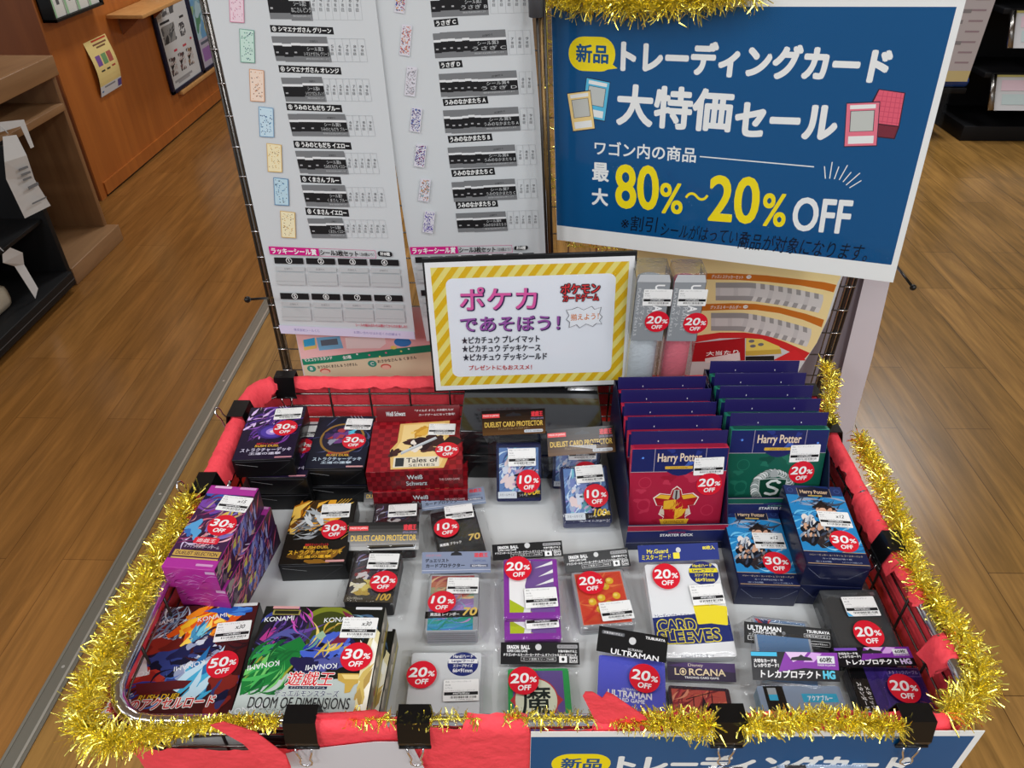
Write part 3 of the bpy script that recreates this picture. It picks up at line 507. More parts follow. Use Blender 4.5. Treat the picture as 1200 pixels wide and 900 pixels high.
# ------------------------------------------------------------------ bagged packs of card sleeves
def film_geo(w_, l_, t, hm, seed, fw=None, hb=None, fill=1.0, r0=.006):
    # wrapper draped over the block: rides on the block, falls away at its margins, rises to the header card
    fw = fw or w_+.028; nu, nv = 26, 34; g = Geo(); vs = []; v0 = -l_/2-.010
    top_l = hm @ Vector((-hb[0]/2, -hb[1]/2, -.0006)) if hm else Vector((-fw/2, l_/2+.01, .002)); top_r = hm @ Vector((hb[0]/2, -hb[1]/2, -.0006)) if hm else Vector((fw/2, l_/2+.01, .002))
    for j in range(nv+1):
        b = j/nv
        for i in range(nu+1):
            a = i/nu-.5; bl = max(0, min(1, (b-.55)/.45))**2
            x0 = a*fw; y0 = v0+(l_+.010)*min(1, b/.86)
            if b > .86:
                q = (b-.86)/.14; e = top_l.lerp(top_r, i/nu); s_ = Vector((a*fw, l_/2, t+.0012)); p = s_.lerp(e, q)
                if abs(a*fw) > w_/2: p.z = max(.001, p.z-(1-q)*(t)*.6)
                vs.append((p.x, p.y, p.z+abs(noise.noise((a*9+seed, b*12, 1)))*.002*(1-q))); continue
            ex = max(0, abs(x0)-w_/2)/(max(fw/2-w_/2, .001)); ey = max(0, -y0-l_/2)/.010
            d = min(1, math.hypot(ex, ey)); z = (t+.0012)*(1-d)**1.3 if d > 0 else t+.0012
            nz_ = noise.noise((a*11+seed, b*13, seed*.7)); nz2 = noise.noise((a*26+seed*3, b*30, 2.2))
            z += (abs(nz_)*.0022+abs(nz2)*.0007)*(1 if d > 0 else .35)+.0008
            x0 += noise.noise((b*8, seed, 4+i*.05))*.002*min(1, d+.1)
            vs.append((x0, y0, max(.0008, z)))
    fs = [(j*(nu+1)+i, j*(nu+1)+i+1, (j+1)*(nu+1)+i+1, (j+1)*(nu+1)+i) for j in range(nv) for i in range(nu)]
    g.mesh(vs, fs, FILM, True); return g
def block(w_, l_, t, side, top, design, r=.003, layers=4, lc=None):
    g = Geo(); slab(g, rr(-w_/2, -l_/2, w_/2, l_/2, r, 4), 0, t, top, side)
    for i in range(1, layers):
        z = t*i/layers; e = .0002; q = lc or side
        g.mesh([(-w_/2+r, -l_/2-e, z-.0003), (w_/2-r, -l_/2-e, z-.0003), (w_/2-r, -l_/2-e, z+.0003), (-w_/2+r, -l_/2-e, z+.0003)], [(0, 1, 2, 3)], q)
        g.mesh([(w_/2+e, -l_/2+r, z-.0003), (w_/2+e, l_/2-r, z-.0003), (w_/2+e, l_/2-r, z+.0003), (w_/2+e, -l_/2+r, z+.0003)], [(0, 1, 2, 3)], q)
    g.frame((0, 0, t+.0001), (1, 0, 0), (0, 1, 0)); g.k = 0; design(g, w_, l_); g.frame(); return g
def pack(key, label, side, top, design, head=None, hcol=None, pct=None, spx=None, yen=None, lpx=None, name='card_sleeve_pack', group=None, lang=0.0, sang=0.0, layers=4, lc=None, film=True, fw=None, blue=False, hole=None, bw=None):
    c, u, v, n, w_, l_, t = pose(key); B = base_mat(key); Bi = B.inverted()
    root = thing(name, label, 'card sleeves', mat=B, group=group)
    block(bw or w_, l_, t, side, top, design, layers=layers, lc=lc).build('sleeve_block', root)
    hm = None; hs = None
    if head:
        hc, hu, hv, hn, hw, hl, _ = pose(key+'_h'); hm = Bi @ mat4(hc, hu, hv, hn); hs = (hw, hl)
        g = Geo(); slab(g, [(-hw/2, -hl/2), (hw/2, -hl/2), (hw/2, hl/2), (-hw/2, hl/2)], -.0005, 0, hcol); g.k = 10
        head(g, hw, hl)
        if hole: # the hanger hole
            kind, hx, hy, s_ = hole
            if kind == 'round': g.disc(hx*hw, hy*hl, .0042*s_, .0042*s_, G_((205, 206, 206)), 0, 20)
            else: g.poly([(hx*hw-.013*s_, hy*hl-.0022), (hx*hw+.013*s_, hy*hl-.0022), (hx*hw+.011*s_, hy*hl+.001), (hx*hw+.003, hy*hl+.0022), (hx*hw, hy*hl+.0044), (hx*hw-.003, hy*hl+.0022), (hx*hw-.011*s_, hy*hl+.001)], G_((40, 40, 44)))
        o = g.build('header_card', root); o.matrix_local = hm
    if film: film_geo(bw or w_, l_, t, hm, sum(map(ord, key)) % 37, fw or (hs[0] if hs else None), hs).build('film_bag', root)
    zz = t+.0012
    if pct: x, y = puv(key, *spx); sticker(root, x, y, zz+.003, pct, ang=sang)
    if yen: x, y = puv(key, *lpx); price(root, x, y, zz+.0025, yen, ang=lang, blue=blue)
    return root
def HD(c1, c2, txt=(226, 190, 90), logo=(224, 60, 70)):
    def f(g, w, h):
        for i in range(8):
            t = i/7; cc = tuple(int(c1[k]+(c2[k]-c1[k])*t) for k in range(3)); g.rect(-w/2, h/2-h*(i+1)/8, w/2, h/2-h*i/8, G_(cc))
        g.rect(-w*.49, h*.20, -w*.22, h*.36, G_((226, 70, 70))); g.text('MADE IN JAPAN', -w*.355, h*.28, h*.09, WH, w=w*.24)
        g.text('遊戯王', w*.37, h*.30, h*.2, G_(logo), w=w*.18, bold=.05); g.text('OFFICIAL CARD GAME', w*.37, h*.12, h*.07, G_((160, 150, 190)), w=w*.2)
        g.text('DUELIST CARD PROTECTOR', 0, -h*.07, h*.20, G_(txt), w=w*.92, bold=.03); g.text('デュエリストカードプロテクター', 0, -h*.25, h*.09, G_((170, 150, 110)), w=w*.5)
        g.rrect(w*.16, -h*.44, w*.46, -h*.32, h*.05, G_((200, 205, 210))); g.text('サイズ：63×90mm', w*.31, -h*.38, h*.07, G_((40, 40, 50)), w=w*.26)
    return f
def idol(seed):
    def d(g, w, l):
        c = (-w/2+.004, -l/2+.012, w/2-.004, l/2-.004); g.rect(*c, G_((96, 128, 180)))
        art(g, c, [('stroke', .4, .5, .5, .5, 60, .26, 70, [(140, 176, 216), (96, 120, 180), (200, 220, 236), (60, 76, 130), (170, 140, 206), (120, 190, 206)]), ('blob', .3, .5, .2, .4, 16, .12, 70, [(206, 214, 230), (160, 176, 206), (226, 206, 206), (120, 136, 190)]), ('spike', .7, .35, .25, .3, 26, .16, 30, [(20, 24, 44), (40, 50, 90), (90, 150, 160), (190, 160, 190)])], seed)
        g.rect(-w/2+.002, -l/2+.006, w/2-.002, -l/2+.015, G_((18, 18, 26))); g.poly([(-w/2+.002, -l/2+.005), (-w*.05, -l/2+.005), (-w*.05, -l/2+.014), (-w*.09, -l/2+.016), (-w/2+.002, -l/2+.015)], G_((206, 212, 218)))
        g.text('スモールサイズ', -w*.27, -l/2+.0105, .004, G_((40, 50, 80)), w=.022); g.text('シリーズ', w*.1, -l/2+.010, .004, WH, w=.012); g.text('100', w*.27, -l/2+.0155, .0105, G_((232, 196, 60)), w=.017, bold=.05, shear=.25); g.text('枚', w*.43, -l/2+.0145, .006, G_((232, 196, 60)), bold=.04)
    return d
BLUEP = G_((46, 56, 110))
i1 = pack('idolL', 'blue illustrated sleeve pack leaning on the black boxes, left of its twin pair', BLUEP, G_((30, 36, 70)), idol(3), HD((24, 16, 14), (96, 66, 36)), G_((40, 28, 22)), '10', (619, 563), '990', (611.5, 535), hole=('e', .0, .3, .9), lang=R(1), sang=R(2))
i2 = pack('idolR', 'blue illustrated sleeve pack in front of its twin beside the red decks', BLUEP, G_((30, 36, 70)), idol(4), HD((24, 16, 14), (96, 66, 36)), G_((40, 28, 22)), '10', (698, 582), '990', (690.5, 556.5), hole=('e', .02, .3, .9), lang=R(3), sang=R(2))
i3 = i2.copy(); COL.objects.link(i3); i3['label'] = 'blue illustrated sleeve pack mostly hidden behind its twin, only its dark header showing'
i3.matrix_world = Matrix.Translation((.0815, .8440, .7105+.0450)) @ Matrix.Rotation(R(86), 4, 'X')
for ch in list(i2.children):
    if ch.name.split('.')[0] == 'film_bag': continue
    k = ch.copy(); COL.objects.link(k); k.parent = i3
    if k.name.split('.')[0] == 'header_card': k.matrix_local = i3.matrix_world.inverted() @ Matrix.Translation((-.007, .012, .010)) @ base_mat('idolR') @ ch.matrix_local
def d_prot(seed, dark=True):
    def d(g, w, l):
        c = (-w/2+.003, -l/2+.006, w*.36, l/2-.003); g.rect(*c, G_((60, 56, 60)))
        art(g, c, [('stroke', .4, .7, .5, .3, 40, .2, 50, [(150, 130, 180), (80, 90, 150), (206, 210, 226), (120, 60, 70), (40, 36, 50)]), ('blob', .35, .45, .3, .2, 16, .14, 40, [(130, 40, 44), (60, 30, 34), (206, 200, 200)]), ('blob', .3, .25, .3, .16, 16, .12, 10, [(216, 196, 100), (190, 160, 70), (226, 220, 190), (70, 60, 40)])], seed)
        g.rect(-w/2, -l/2, w/2, -l/2+.011, G_((70, 64, 52))); g.text('63×90mm', -w*.28, -l/2+.006, .004, G_((200, 196, 180)), w=.02); g.text('100', w*.3, -l/2+.009, .0105, G_((214, 176, 70)), w=.016, bold=.05, shear=.25)
    return d
DK = G_((34, 32, 34))
pack('proBack', 'dark sleeve pack lying behind another, half covered by the next silver header', DK, G_((44, 42, 46)), d_prot(5), HD((20, 18, 18), (150, 150, 150)), G_((120, 120, 120)), None, None, '990', (472, 600.5), lang=R(2))
pack('proFront', 'dark sleeve pack with silver black header and a 20% off sticker', DK, G_((40, 38, 40)), d_prot(6), HD((24, 22, 22), (170, 170, 168)), G_((140, 140, 140)), '20', (450, 684), '990', (449.5, 660), lang=R(1), sang=R(2))
def HG70(g, w, h):
    g.text('DUELIST CARD', -w*.33, h*.34, h*.1, G_((190, 120, 130)), w=w*.22); g.text('遊戯王', w*.36, h*.33, h*.2, G_((214, 60, 70)), w=w*.2, bold=.05); g.text('デュエリスト', -w*.28, h*.1, h*.16, G_((24, 26, 34)), w=w*.34, bold=.06); g.text('カードプロテクター', -w*.16, -h*.14, h*.17, G_((24, 26, 34)), w=w*.56, bold=.06)
    g.text('OFFICIAL', w*.34, h*.06, h*.1, G_((70, 80, 130)), w=w*.2); g.rect(w*.2, -h*.24, w*.46, -h*.1, G_((90, 96, 116))); g.text('63×90mm', w*.33, -h*.17, h*.09, WH, w=w*.2); g.line((-w/2, -h*.36), (w/2, -h*.36), .0006, G_((200, 204, 214)))
def d_black70(g, w, l):
    g.rect(-w/2+.003, -l/2+.02, w/2-.003, l/2-.003, G_((32, 34, 36))); art(g, (-w/2+.003, -l/2+.02, w/2-.003, l/2-.003), [('stroke', .6, .4, .4, .3, 14, .2, 70, [(44, 48, 50), (54, 58, 60), (26, 28, 28)])], 4)
    g.poly([(-w/2, -l/2+.022), (w*.15, -l/2+.026), (w/2, -l/2+.026), (w/2, -l/2+.036), (-w/2, -l/2+.034)], G_((18, 18, 18))); g.text('高透過 ブラック', -w*.2, -l/2+.029, .005, WH, w=.030, bold=.04); g.text('70', w*.33, -l/2+.034, .011, G_((222, 190, 100)), w=.016, bold=.06, shear=.2)
pack('black70', 'black sleeve pack with grey blue header and a 10% off sticker', G_((30, 30, 32)), G_((26, 26, 28)), d_black70, HG70, G_((126, 138, 160)), '10', (523.5, 621), '580', (538, 602), hole=('e', .05, .22, .8), lang=R(-4), sang=R(-4))
def d_rain(g, w, l):
    c = (-w/2+.002, -l/2+.002, w/2-.006, l/2-.002); cols = [(150, 50, 56), (180, 100, 70), (150, 150, 110), (110, 150, 130), (140, 110, 160), (150, 130, 190), (70, 140, 130), (40, 150, 140), (50, 140, 180)]
    for i, cc in enumerate(cols): g.rect(c[0], c[3]-(i+1)*(c[3]-c[1])/9, c[2], c[3]-i*(c[3]-c[1])/9, G_(cc))
    art(g, c, [('stroke', .5, .75, .5, .25, 26, .3, 20, [(190, 130, 100), (214, 180, 130), (160, 60, 66)]), ('stroke', .6, .4, .4, .2, 26, .25, 60, [(180, 130, 190), (206, 150, 180), (130, 120, 190), (130, 170, 190)]), ('stroke', .5, .12, .5, .12, 20, .25, 10, [(30, 140, 110), (60, 160, 190), (80, 130, 200)])], 14)
    g.rect(w/2-.006, -l/2+.002, w/2, l/2-.002, G_((150, 152, 156))); g.poly([(-w/2-.002, -l/2+.020), (w/2, -l/2+.022), (w/2, -l/2+.033), (-w/2-.002, -l/2+.031)], G_((20, 20, 22))); g.text('高透過 レインボー', -w*.15, -l/2+.0265, .005, WH, w=.036, bold=.04); g.text('70', w*.34, -l/2+.0305, .012, G_((226, 190, 90)), w=.017, bold=.06, shear=.2)
pack('rainbow', 'rainbow coloured sleeve pack with grey blue header and a 10% off sticker', G_((150, 152, 158)), G_((170, 172, 176)), d_rain, HG70, G_((126, 136, 160)), '10', (518, 708), '580', (542.5, 688.5), hole=('e', .0, .4, .6), layers=6, lc=G_((90, 92, 98)), lang=R(-1), sang=R(-2))
def HDB(g, w, h):
    g.text('DRAGON', -w*.42, h*.28, h*.17, WH, w=w*.15, bold=.06, al='l'); g.text('BALL', -w*.24, h*.28, h*.17, WH, w=w*.11, bold=.06, al='l'); g.text('SUPER CARD GAME', -w*.42, h*.1, h*.1, WH, w=w*.26, bold=.04, al='l'); g.rrect(w*.22, h*.22, w*.48, h*.4, h*.06, G_((150, 150, 152))); g.text('オフィシャル', w*.35, h*.31, h*.11, G_((20, 20, 20)), w=w*.22)
    g.text('対象年齢6才以上', w*.35, h*.1, h*.12, WH, w=w*.24, bold=.03); g.text('ドラゴンボールスーパーカードゲーム オフィシャルカードスリーブ', 0, -h*.07, h*.13, WH, w=w*.92, bold=.04); g.frame_rect(-w*.24, -h*.36, w*.2, -h*.17, .0003, WH); g.text('カード枚数スリーブ64枚', -w*.02, -h*.265, h*.1, WH, w=w*.4)
    g.rect(w*.24, -h*.42, w*.34, -h*.12, WH); g.disc(w*.29, -h*.27, h*.07, h*.08, G_((20, 20, 20)), 0, 12); g.frame_rect(w*.37, -h*.42, w*.47, -h*.12, .0004, WH); g.text('BAN', w*.42, -h*.2, h*.1, WH, w=w*.08, bold=.05); g.text('DAI', w*.42, -h*.34, h*.1, WH, w=w*.08, bold=.05)
def d_violet(g, w, l):
    c = (-w/2+.007, -l/2+.008, w/2-.006, l/2-.003); g.rect(*c, G_((116, 84, 150))); U = lambda x, y: (c[0]+x*(c[2]-c[0]), c[1]+y*(c[3]-c[1]))
    g.poly([U(0, 0), U(.45, 0), U(.35, .5), U(.5, 1), U(0, 1)], WH, 0, c); g.poly([U(0, .75), U(.3, .62), U(.3, .7), U(.1, .85), U(0, .88)], G_((176, 190, 40)), 0, c); g.poly([U(0, .25), U(.3, .1), U(.5, 0), U(0, 0)], G_((176, 190, 40)), 0, c); g.poly([U(.35, .2), U(.5, .3), U(.45, 0), U(.3, 0)], G_((226, 228, 226)), 0, c)
    for a, b in ((.7, .95), (.78, .78), (.7, .6)): g.poly([U(a-.12, b-.1), U(1, b+.05), U(1, b-.02)], WH, 0, c)
    for x, y in ((.45, .3), (.6, .2), (.75, .35)): g.poly([U(x-.1, y), U(x+.02, y+.06), U(x+.12, y-.04), U(x, y-.08)], G_((214, 130, 50)), 0, c)
VIO = G_((134, 54, 158))
PO['violetpk'] = (*PO['violetpk'][:5], .015)
p1 = pack('violetpk', 'purple sleeve pack topmost of two under a black header card', VIO, VIO, d_violet, HDB, G_((22, 22, 24)), '20', (607, 668), '770', (634, 702), hole=('round', 0, .32, .9), lang=R(3), sang=R(2), layers=3, lc=G_((170, 110, 190)))
def d_ball(g, w, l):
    c = (-w/2+.004, -l/2+.004, w/2-.004, l/2-.003); g.rect(*c, G_((206, 70, 50))); art(g, c, [('stroke', .5, .5, .5, .5, 24, .3, 20, [(216, 90, 56), (196, 54, 48), (226, 120, 70), (206, 80, 50)])], 4)
    for x, y in ((.1, .2), (-.02, 0), (.27, .02), (-.08, -.2), (.2, .3), (-.2, -.06), (.1, -.12)): g.disc(x*w, y*l, .0052, .0052, G_((224, 180, 50)), 0, 18); g.disc(x*w-.001, y*l+.0012, .0026, .0024, G_((240, 214, 110)), 0, 12)
    g.frame_rect(*c, .0008, G_((226, 120, 100)))
pack('redpk', 'orange red sleeve pack with yellow dots under a black header card', G_((176, 178, 182)), G_((150, 152, 156)), d_ball, HDB, G_((22, 22, 24)), '20', (692, 685), '770', (722, 717.5), hole=('round', 0, .3, .8), layers=3, lc=G_((110, 112, 116)), lang=R(2), sang=R(0))
def d_ma(g, w, l):
    g.rect(-w*.42, -l/2, w*.40, l/2-.003, G_((104, 84, 150))); x, y = puv('green', 628.5, 820.5); g.poly([(x-.030, y), (x, y+.034), (x+.031, y), (x, y-.034)], G_((190, 60, 66)))
    g.disc(x, y, .0255, .0275, G_((200, 62, 66)), 0, 40); g.disc(x, y, .0240, .026, G_((226, 232, 206)), 0, 40); g.text('魔', x, y, .036, G_((22, 40, 40)), w=.033, bold=.022)
pack('green', 'green bordered sleeve pack with one large black character in a circle', G_((40, 150, 80)), G_((46, 158, 84)), d_ma, HDB, G_((22, 22, 24)), '20', (613.5, 800), hole=('round', -.02, .28, .9), layers=3, sang=R(2))
def HULT(g, w, h):
    g.rrect(-w*.45, h*.22, -w*.12, h*.36, h*.05, G_((90, 92, 96))); g.text('対象年齢7才以上', -w*.285, h*.29, h*.09, WH, w=w*.28); g.text('TSUBURAYA', w*.32, h*.34, h*.10, WH, w=w*.28, bold=.04); g.text('ULTRAMAN', w*.05, -h*.22, h*.09, WH, w=w*.2); g.text('ULTRAMAN', w*.05, -h*.40, h*.2, WH, w=w*.68, bold=.04)
def d_ultra(g, w, l):
    x, y = puv('ultra', 738, 814); g.text('ULTRAMAN', x, y+.006, .003, WH, w=.018); g.text('ULTRAMAN', x, y, .0075, WH, w=.050, bold=.05); g.text('CARD GAME', x, y-.007, .0045, WH, w=.034, bold=.04); art(g, (-w/2, -l/2, w/2, l/2), [('stroke', .5, .5, .5, .5, 5, .3, 10, [(92, 98, 206), (78, 84, 190)])], 6)
pack('ultra', 'plain blue violet sleeve pack under a tilted black header, front middle', G_((220, 222, 228)), G_((86, 92, 200)), d_ultra, HULT, G_((14, 14, 15)), '20', (755, 797), hole=('round', 0, .12, 1.0), layers=2, sang=R(-4))
def HLOR(g, w, h):
    g.poly([(-w/2, h*.3), (-w*.2, h*.5), (w*.5, h*.5), (w/2, 0)], G_((66, 40, 96))); g.text('Disney', -w*.08, h*.33, h*.2, G_((220, 206, 180)), w=w*.22); g.text('L   RCANA', -w*.02, -h*.02, h*.36, G_((226, 206, 166)), w=w*.74, bold=.04); g.disc(-w*.27, -h*.02, h*.2, h*.2, G_((226, 206, 166)), 0, 20); g.disc(-w*.27, -h*.02, h*.15, h*.15, G_((44, 30, 60)), 0, 20); g.poly([(-w*.27-h*.1, -h*.02), (-w*.27, h*.1), (-w*.27+h*.1, -h*.02), (-w*.27, -h*.14)], G_((226, 206, 166))); g.text('TRADING CARD GAME', 0, -h*.33, h*.11, WH, w=w*.5, bold=.04)
def d_lor(g, w, l):
    c = (-w/2+.003, -l/2+.004, w/2-.005, l/2-.004); g.rect(*c, G_((190, 84, 74))); U = lambda x, y: (c[0]+x*(c[2]-c[0]), c[1]+y*(c[3]-c[1]))
    art(g, c, [('stroke', .5, .8, .5, .3, 40, .2, 40, [(216, 120, 90), (150, 50, 60), (226, 150, 120), (190, 70, 80), (120, 40, 50)]), ('blob', .2, .55, .2, .15, 8, .12, 30, [(190, 50, 44), (226, 100, 60)])], 7)
    g.poly([U(.45, .1), U(.5, .6), U(.54, .8), U(.58, .9), U(.63, .78), U(.72, .62), U(.78, .3), U(.8, .1)], G_((40, 26, 40)), 0, c); g.line(U(.25, .85), U(.72, .97), .001, G_((60, 34, 40))); g.line(U(.36, .6), U(.4, .9), .001, G_((60, 34, 40))); g.line(U(.72, .6), U(.74, .95), .001, G_((60, 34, 40)))
pack('lorc', 'red illustrated sleeve pack under a dark purple header behind the front clip', G_((50, 34, 44)), G_((58, 40, 50)), d_lor, HLOR, G_((44, 30, 60)), layers=3)
def HGU(g, w, h):
    g.text('Mr.Guard', -w*.26, h*.12, h*.24, G_((236, 220, 60)), w=w*.26, bold=.04); title(g, 'ミスターガード', -w*.28, -h*.22, h*.3, w*.36, (236, 220, 60), (16, 24, 60), .02, .08); g.rrect(-w*.07, -h*.36, w*.01, 0, .001, G_((236, 220, 60))); g.text('80枚入', w*.38, h*.22, h*.22, G_((236, 220, 60)), w=w*.15, bold=.05)
def badge(g, x, y, s, yel):
    g.disc(x, y, s, s*.86, G_((28, 44, 116)), 0, 40); g.rect(x-s*.95, y+s*.05, x+s*.95, y+s*.36, G_((240, 224, 40)) if yel else WH); c = G_((240, 224, 60)) if yel else WH
    g.text('Hard/ハード', x, y+s*.56, s*.24, c, w=s*1.3, bold=.05); g.text('Large/ラージ', x, y+s*.205, s*.22, G_((28, 44, 116)), w=s*1.45, bold=.05); g.text('スリーブサイズ', x, y-s*.12, s*.22, c, w=s*1.25, bold=.05); g.text('66×91mm', x, y-s*.46, s*.26, c, w=s*1.25, bold=.05)
def d_guard(g, w, l):
    DB = G_((28, 44, 110)); badge(g, w*.29, l*.39, .0195, True)
    g.rect(-w/2, -l*.10, w*.07, -l*.035, G_((232, 234, 236))); g.text('トレーディングカード スリーブ', -w*.2, -l*.068, .0045, DB, w=.05, bold=.03)
    g.poly([(-w/2, -l*.09), (w*.1, -l*.055), (w/2, -l*.08), (w/2, -l*.345), (-w*.1, -l*.37), (-w/2, -l*.365)], DB)
    for x, y, a in ((w*.18, -l*.06, R(4)), (w*.38, -l*.07, R(-8))): g.poly([(x+math.cos(a)*px-math.sin(a)*py, y+math.sin(a)*px+math.cos(a)*py) for px, py in rr(-.0105, -.0125, .0105, .0125, .002)], G_((240, 220, 50)))
    for s_, x, y, ww in (('CARD', -w*.2, -l*.175, .047), ('SLEEVES', -w*.06, -l*.285, .076)): g.text(s_, x, y, .0150, G_((240, 222, 50)), w=ww, bold=.15, ang=R(2)); g.text(s_, x, y, .0146, DB, w=ww*.99, bold=.07, ang=R(2))
    g.text('Mr.Guard ミスターガード', 0, -l*.485, .004, G_((60, 66, 90)), w=.04)
pack('guard', 'large white sleeve pack reading CARD SLEEVES under a blue header', G_((226, 228, 230)), G_((230, 232, 234)), d_guard, HGU, G_((28, 46, 124)), '20', (780, 677), '495', (828, 698), hole=('round', 0, .15, .8), layers=2, lc=G_((190, 192, 196)), lang=R(3), sang=R(0))
def d_clear(g, w, l):
    badge(g, w*.24, l*.34, .0185, False); g.text('ミスターガード', -w*.2, -l*.47, .005, G_((40, 56, 120)), w=.03)
pack('clear', 'clear and white sleeve pack with a round blue size badge, front edge', G_((190, 196, 202)), G_((214, 217, 219)), d_clear, None, None, '20', (494.5, 793), '495', (540.5, 811), layers=3, lc=G_((110, 140, 180)), lang=R(2), sang=R(2), bw=.084)
def d_blk(g, w, l): g.frame_rect(-w*.46, -l*.46, w*.46, l*.46, .0006, M((52, 54, 56), .4)); g.rect(w*.36, l*.42, w*.44, l*.46, G_((90, 92, 94)))
pack('blk', 'plain black sleeve pack in a clear bag at the right wall', G_((50, 52, 54)), M((56, 58, 60), .45), d_blk, None, None, '20', (1016.5, 745), '999', (1007.5, 712.5), layers=5, lc=G_((150, 152, 154)), lang=R(1), sang=R(2), blue=True, fw=.086)
def HUS(g, w, h):
    g.text('ULTRAMAN', -w*.27, h*.25, h*.22, WH, w=w*.38, bold=.05); g.text('CARD GAME', -w*.27, h*.06, h*.12, WH, w=w*.26, bold=.05); g.text('TSUBURAYA', w*.34, h*.30, h*.13, WH, w=w*.26, bold=.05); g.frame_rect(w*.18, h*.02, w*.47, h*.17, .0003, WH); g.text('対象年齢7才以上', w*.325, h*.095, h*.09, WH, w=w*.26)
    g.text('オフィシャルカードスリーブ', -w*.25, -h*.06, h*.09, WH, w=w*.4); g.rect(-w*.46, -h*.34, w*.02, -h*.14, WH); g.rect(-w*.455, -h*.325, -w*.27, -h*.155, G_((16, 16, 17))); g.text('セット内容', -w*.36, -h*.24, h*.1, WH, w=w*.15); g.text('カードスリーブ 70枚', -w*.12, -h*.24, h*.11, G_((20, 20, 20)), w=w*.26); g.frame_rect(w*.06, -h*.36, w*.47, -h*.14, .0003, WH); g.text('サイズ：66mm×92mm', w*.265, -h*.25, h*.1, WH, w=w*.36)
    g.disc(-w*.05, h*.1, h*.09, h*.09, G_((110, 112, 116)), 0, 16)
def d_us(g, w, l):
    g.rect(-w*.46, -l*.46, w*.46, l*.47, G_((96, 130, 170))); g.rect(-w*.2, l*.33, w*.44, l*.43, G_((206, 212, 216))); g.poly([(-w*.46, l*.47), (-w*.3, l*.3), (-w*.15, l*.47)], G_((190, 60, 70))); g.poly([(-w*.4, l*.47), (-w*.25, l*.36), (-w*.2, l*.47)], G_((40, 60, 110)))
pack('ultraS', 'small sleeve pack lying under a black header with a size box, right front', G_((180, 184, 190)), G_((170, 176, 184)), d_us, HUS, G_((16, 16, 17)), layers=3)
def HTP(col, right=True):
    def f(g, w, h):
        g.poly([(-w*.1, h/2), (w/2, h/2), (w/2, -h*.1), (w*.1, -h*.05), (-w*.2, -h*.2)], G_(col)); g.poly([(-w*.1, h*.5), (-w*.02, h*.15), (w*.1, h*.3), (w*.16, h*.5)], G_((220, 190, 226))); g.poly([(w*.1, h*.16), (w*.2, h*.5), (w*.32, h*.46), (w*.22, h*.16)], G_((206, 160, 220)))
        g.rect(-w/2, h*.34, -w*.2, h*.48, G_((60, 180, 220) if right else (120, 80, 180))); g.text('大切なカードを', -w*.34, h*.18, h*.13, WH, w=w*.26, bold=.05); g.text('しっかりガード！', -w*.33, h*.02, h*.13, WH, w=w*.28, bold=.05); g.rect(w*.26, h*.12, w*.46, h*.38, G_((216, 216, 220))); g.text('60枚', w*.36, h*.25, h*.18, G_((24, 24, 26)), w=w*.14, bold=.05); g.text('MADE IN JAPAN', w*.36, h*.05, h*.08, WH, w=w*.2)
        g.text('トレカプロテクト', -w*.06, -h*.27, h*.26, WH, w=w*.68, bold=.05, shear=.1); g.text('HG', w*.38, -h*.27, h*.26, G_((90, 200, 230) if right else (210, 190, 226)), w=w*.13, bold=.10)
    return f
def d_aqua(g, w, l):
    (xa, ya), (xb, yb) = puv('aqua', 894, 806), puv('aqua', 917, 806); g.rect(xa, -l/2, xb, ya+.002, G_((18, 18, 20))); x, y = puv('aqua', 905, 812); g.rect(x-.005, y-.004, x+.005, y+.006, G_((170, 176, 180))); g.rect(x-.005, y-.009, x+.005, y-.002, G_((60, 180, 220)))
    (xa, ya), (xb, yb) = puv('aqua', 942, 823), puv('aqua', 980, 813); g.rect(xa, ya, xb, yb, G_((56, 170, 206))); g.text('アクアブルー', (xa+xb)/2, (ya+yb)/2, .006, WH, w=.028, bold=.04)
pack('aqua', 'light blue sleeve pack with purple header, left of its purple twin', G_((120, 150, 170)), G_((140, 156, 178)), d_aqua, HTP((130, 50, 160)), G_((20, 18, 24)), layers=3, hole=('e', .08, .28, 1.0))
def d_purp(g, w, l):
    g.rect(-w/2, -l/2, -w*.26, l/2, G_((16, 16, 18))); g.text('スタンダードサイズ', -w*.40, 0, .0055, WH, w=.05, ang=R(-90), bold=.03); g.text('メタリックスリーブ', -w*.31, -.005, .0055, WH, w=.05, ang=R(-90), bold=.03); x, y = puv('purp', 1058, 788); g.frame_rect(x-.019, y-.005, x+.019, y+.005, .0004, G_((150, 120, 200))); g.text('メタリックパープル', x, y, .0048, G_((200, 180, 230)), w=.034)
    art(g, (-w*.26, -l/2, w/2, l/2), [('stroke', .5, .5, .5, .5, 12, .35, 60, [(62, 44, 124), (50, 36, 104), (74, 52, 140)])], 5); x, y = puv('purp', 1079, 836); g.rect(x-.016, y-.011, x+.016, y+.008, G_((20, 18, 24))); g.text('60', x, y-.001, .012, WH, w=.018, bold=.05)
pack('purp', 'dark purple sleeve pack with purple header in the front right corner', G_((26, 22, 34)), G_((56, 40, 114)), d_purp, HTP((120, 46, 150), False), G_((20, 18, 24)), '20', (1058, 809), hole=('e', -.02, .26, 1.0), layers=3, sang=R(-2))
# the second purple pack peeking out under the first
q = p1.copy(); COL.objects.link(q); q['label'] = 'purple sleeve pack under another, only its front strip showing'
q.matrix_world = Matrix.Translation((.001, -.024, .003)) @ base_mat('violetpk', .0305)
for ch in list(p1.children):
    if ch.name.split('.')[0] == 'header_card' or ch.name.split('.')[0] == 'discount_sticker': continue
    k = ch.copy(); COL.objects.link(k); k.parent = q
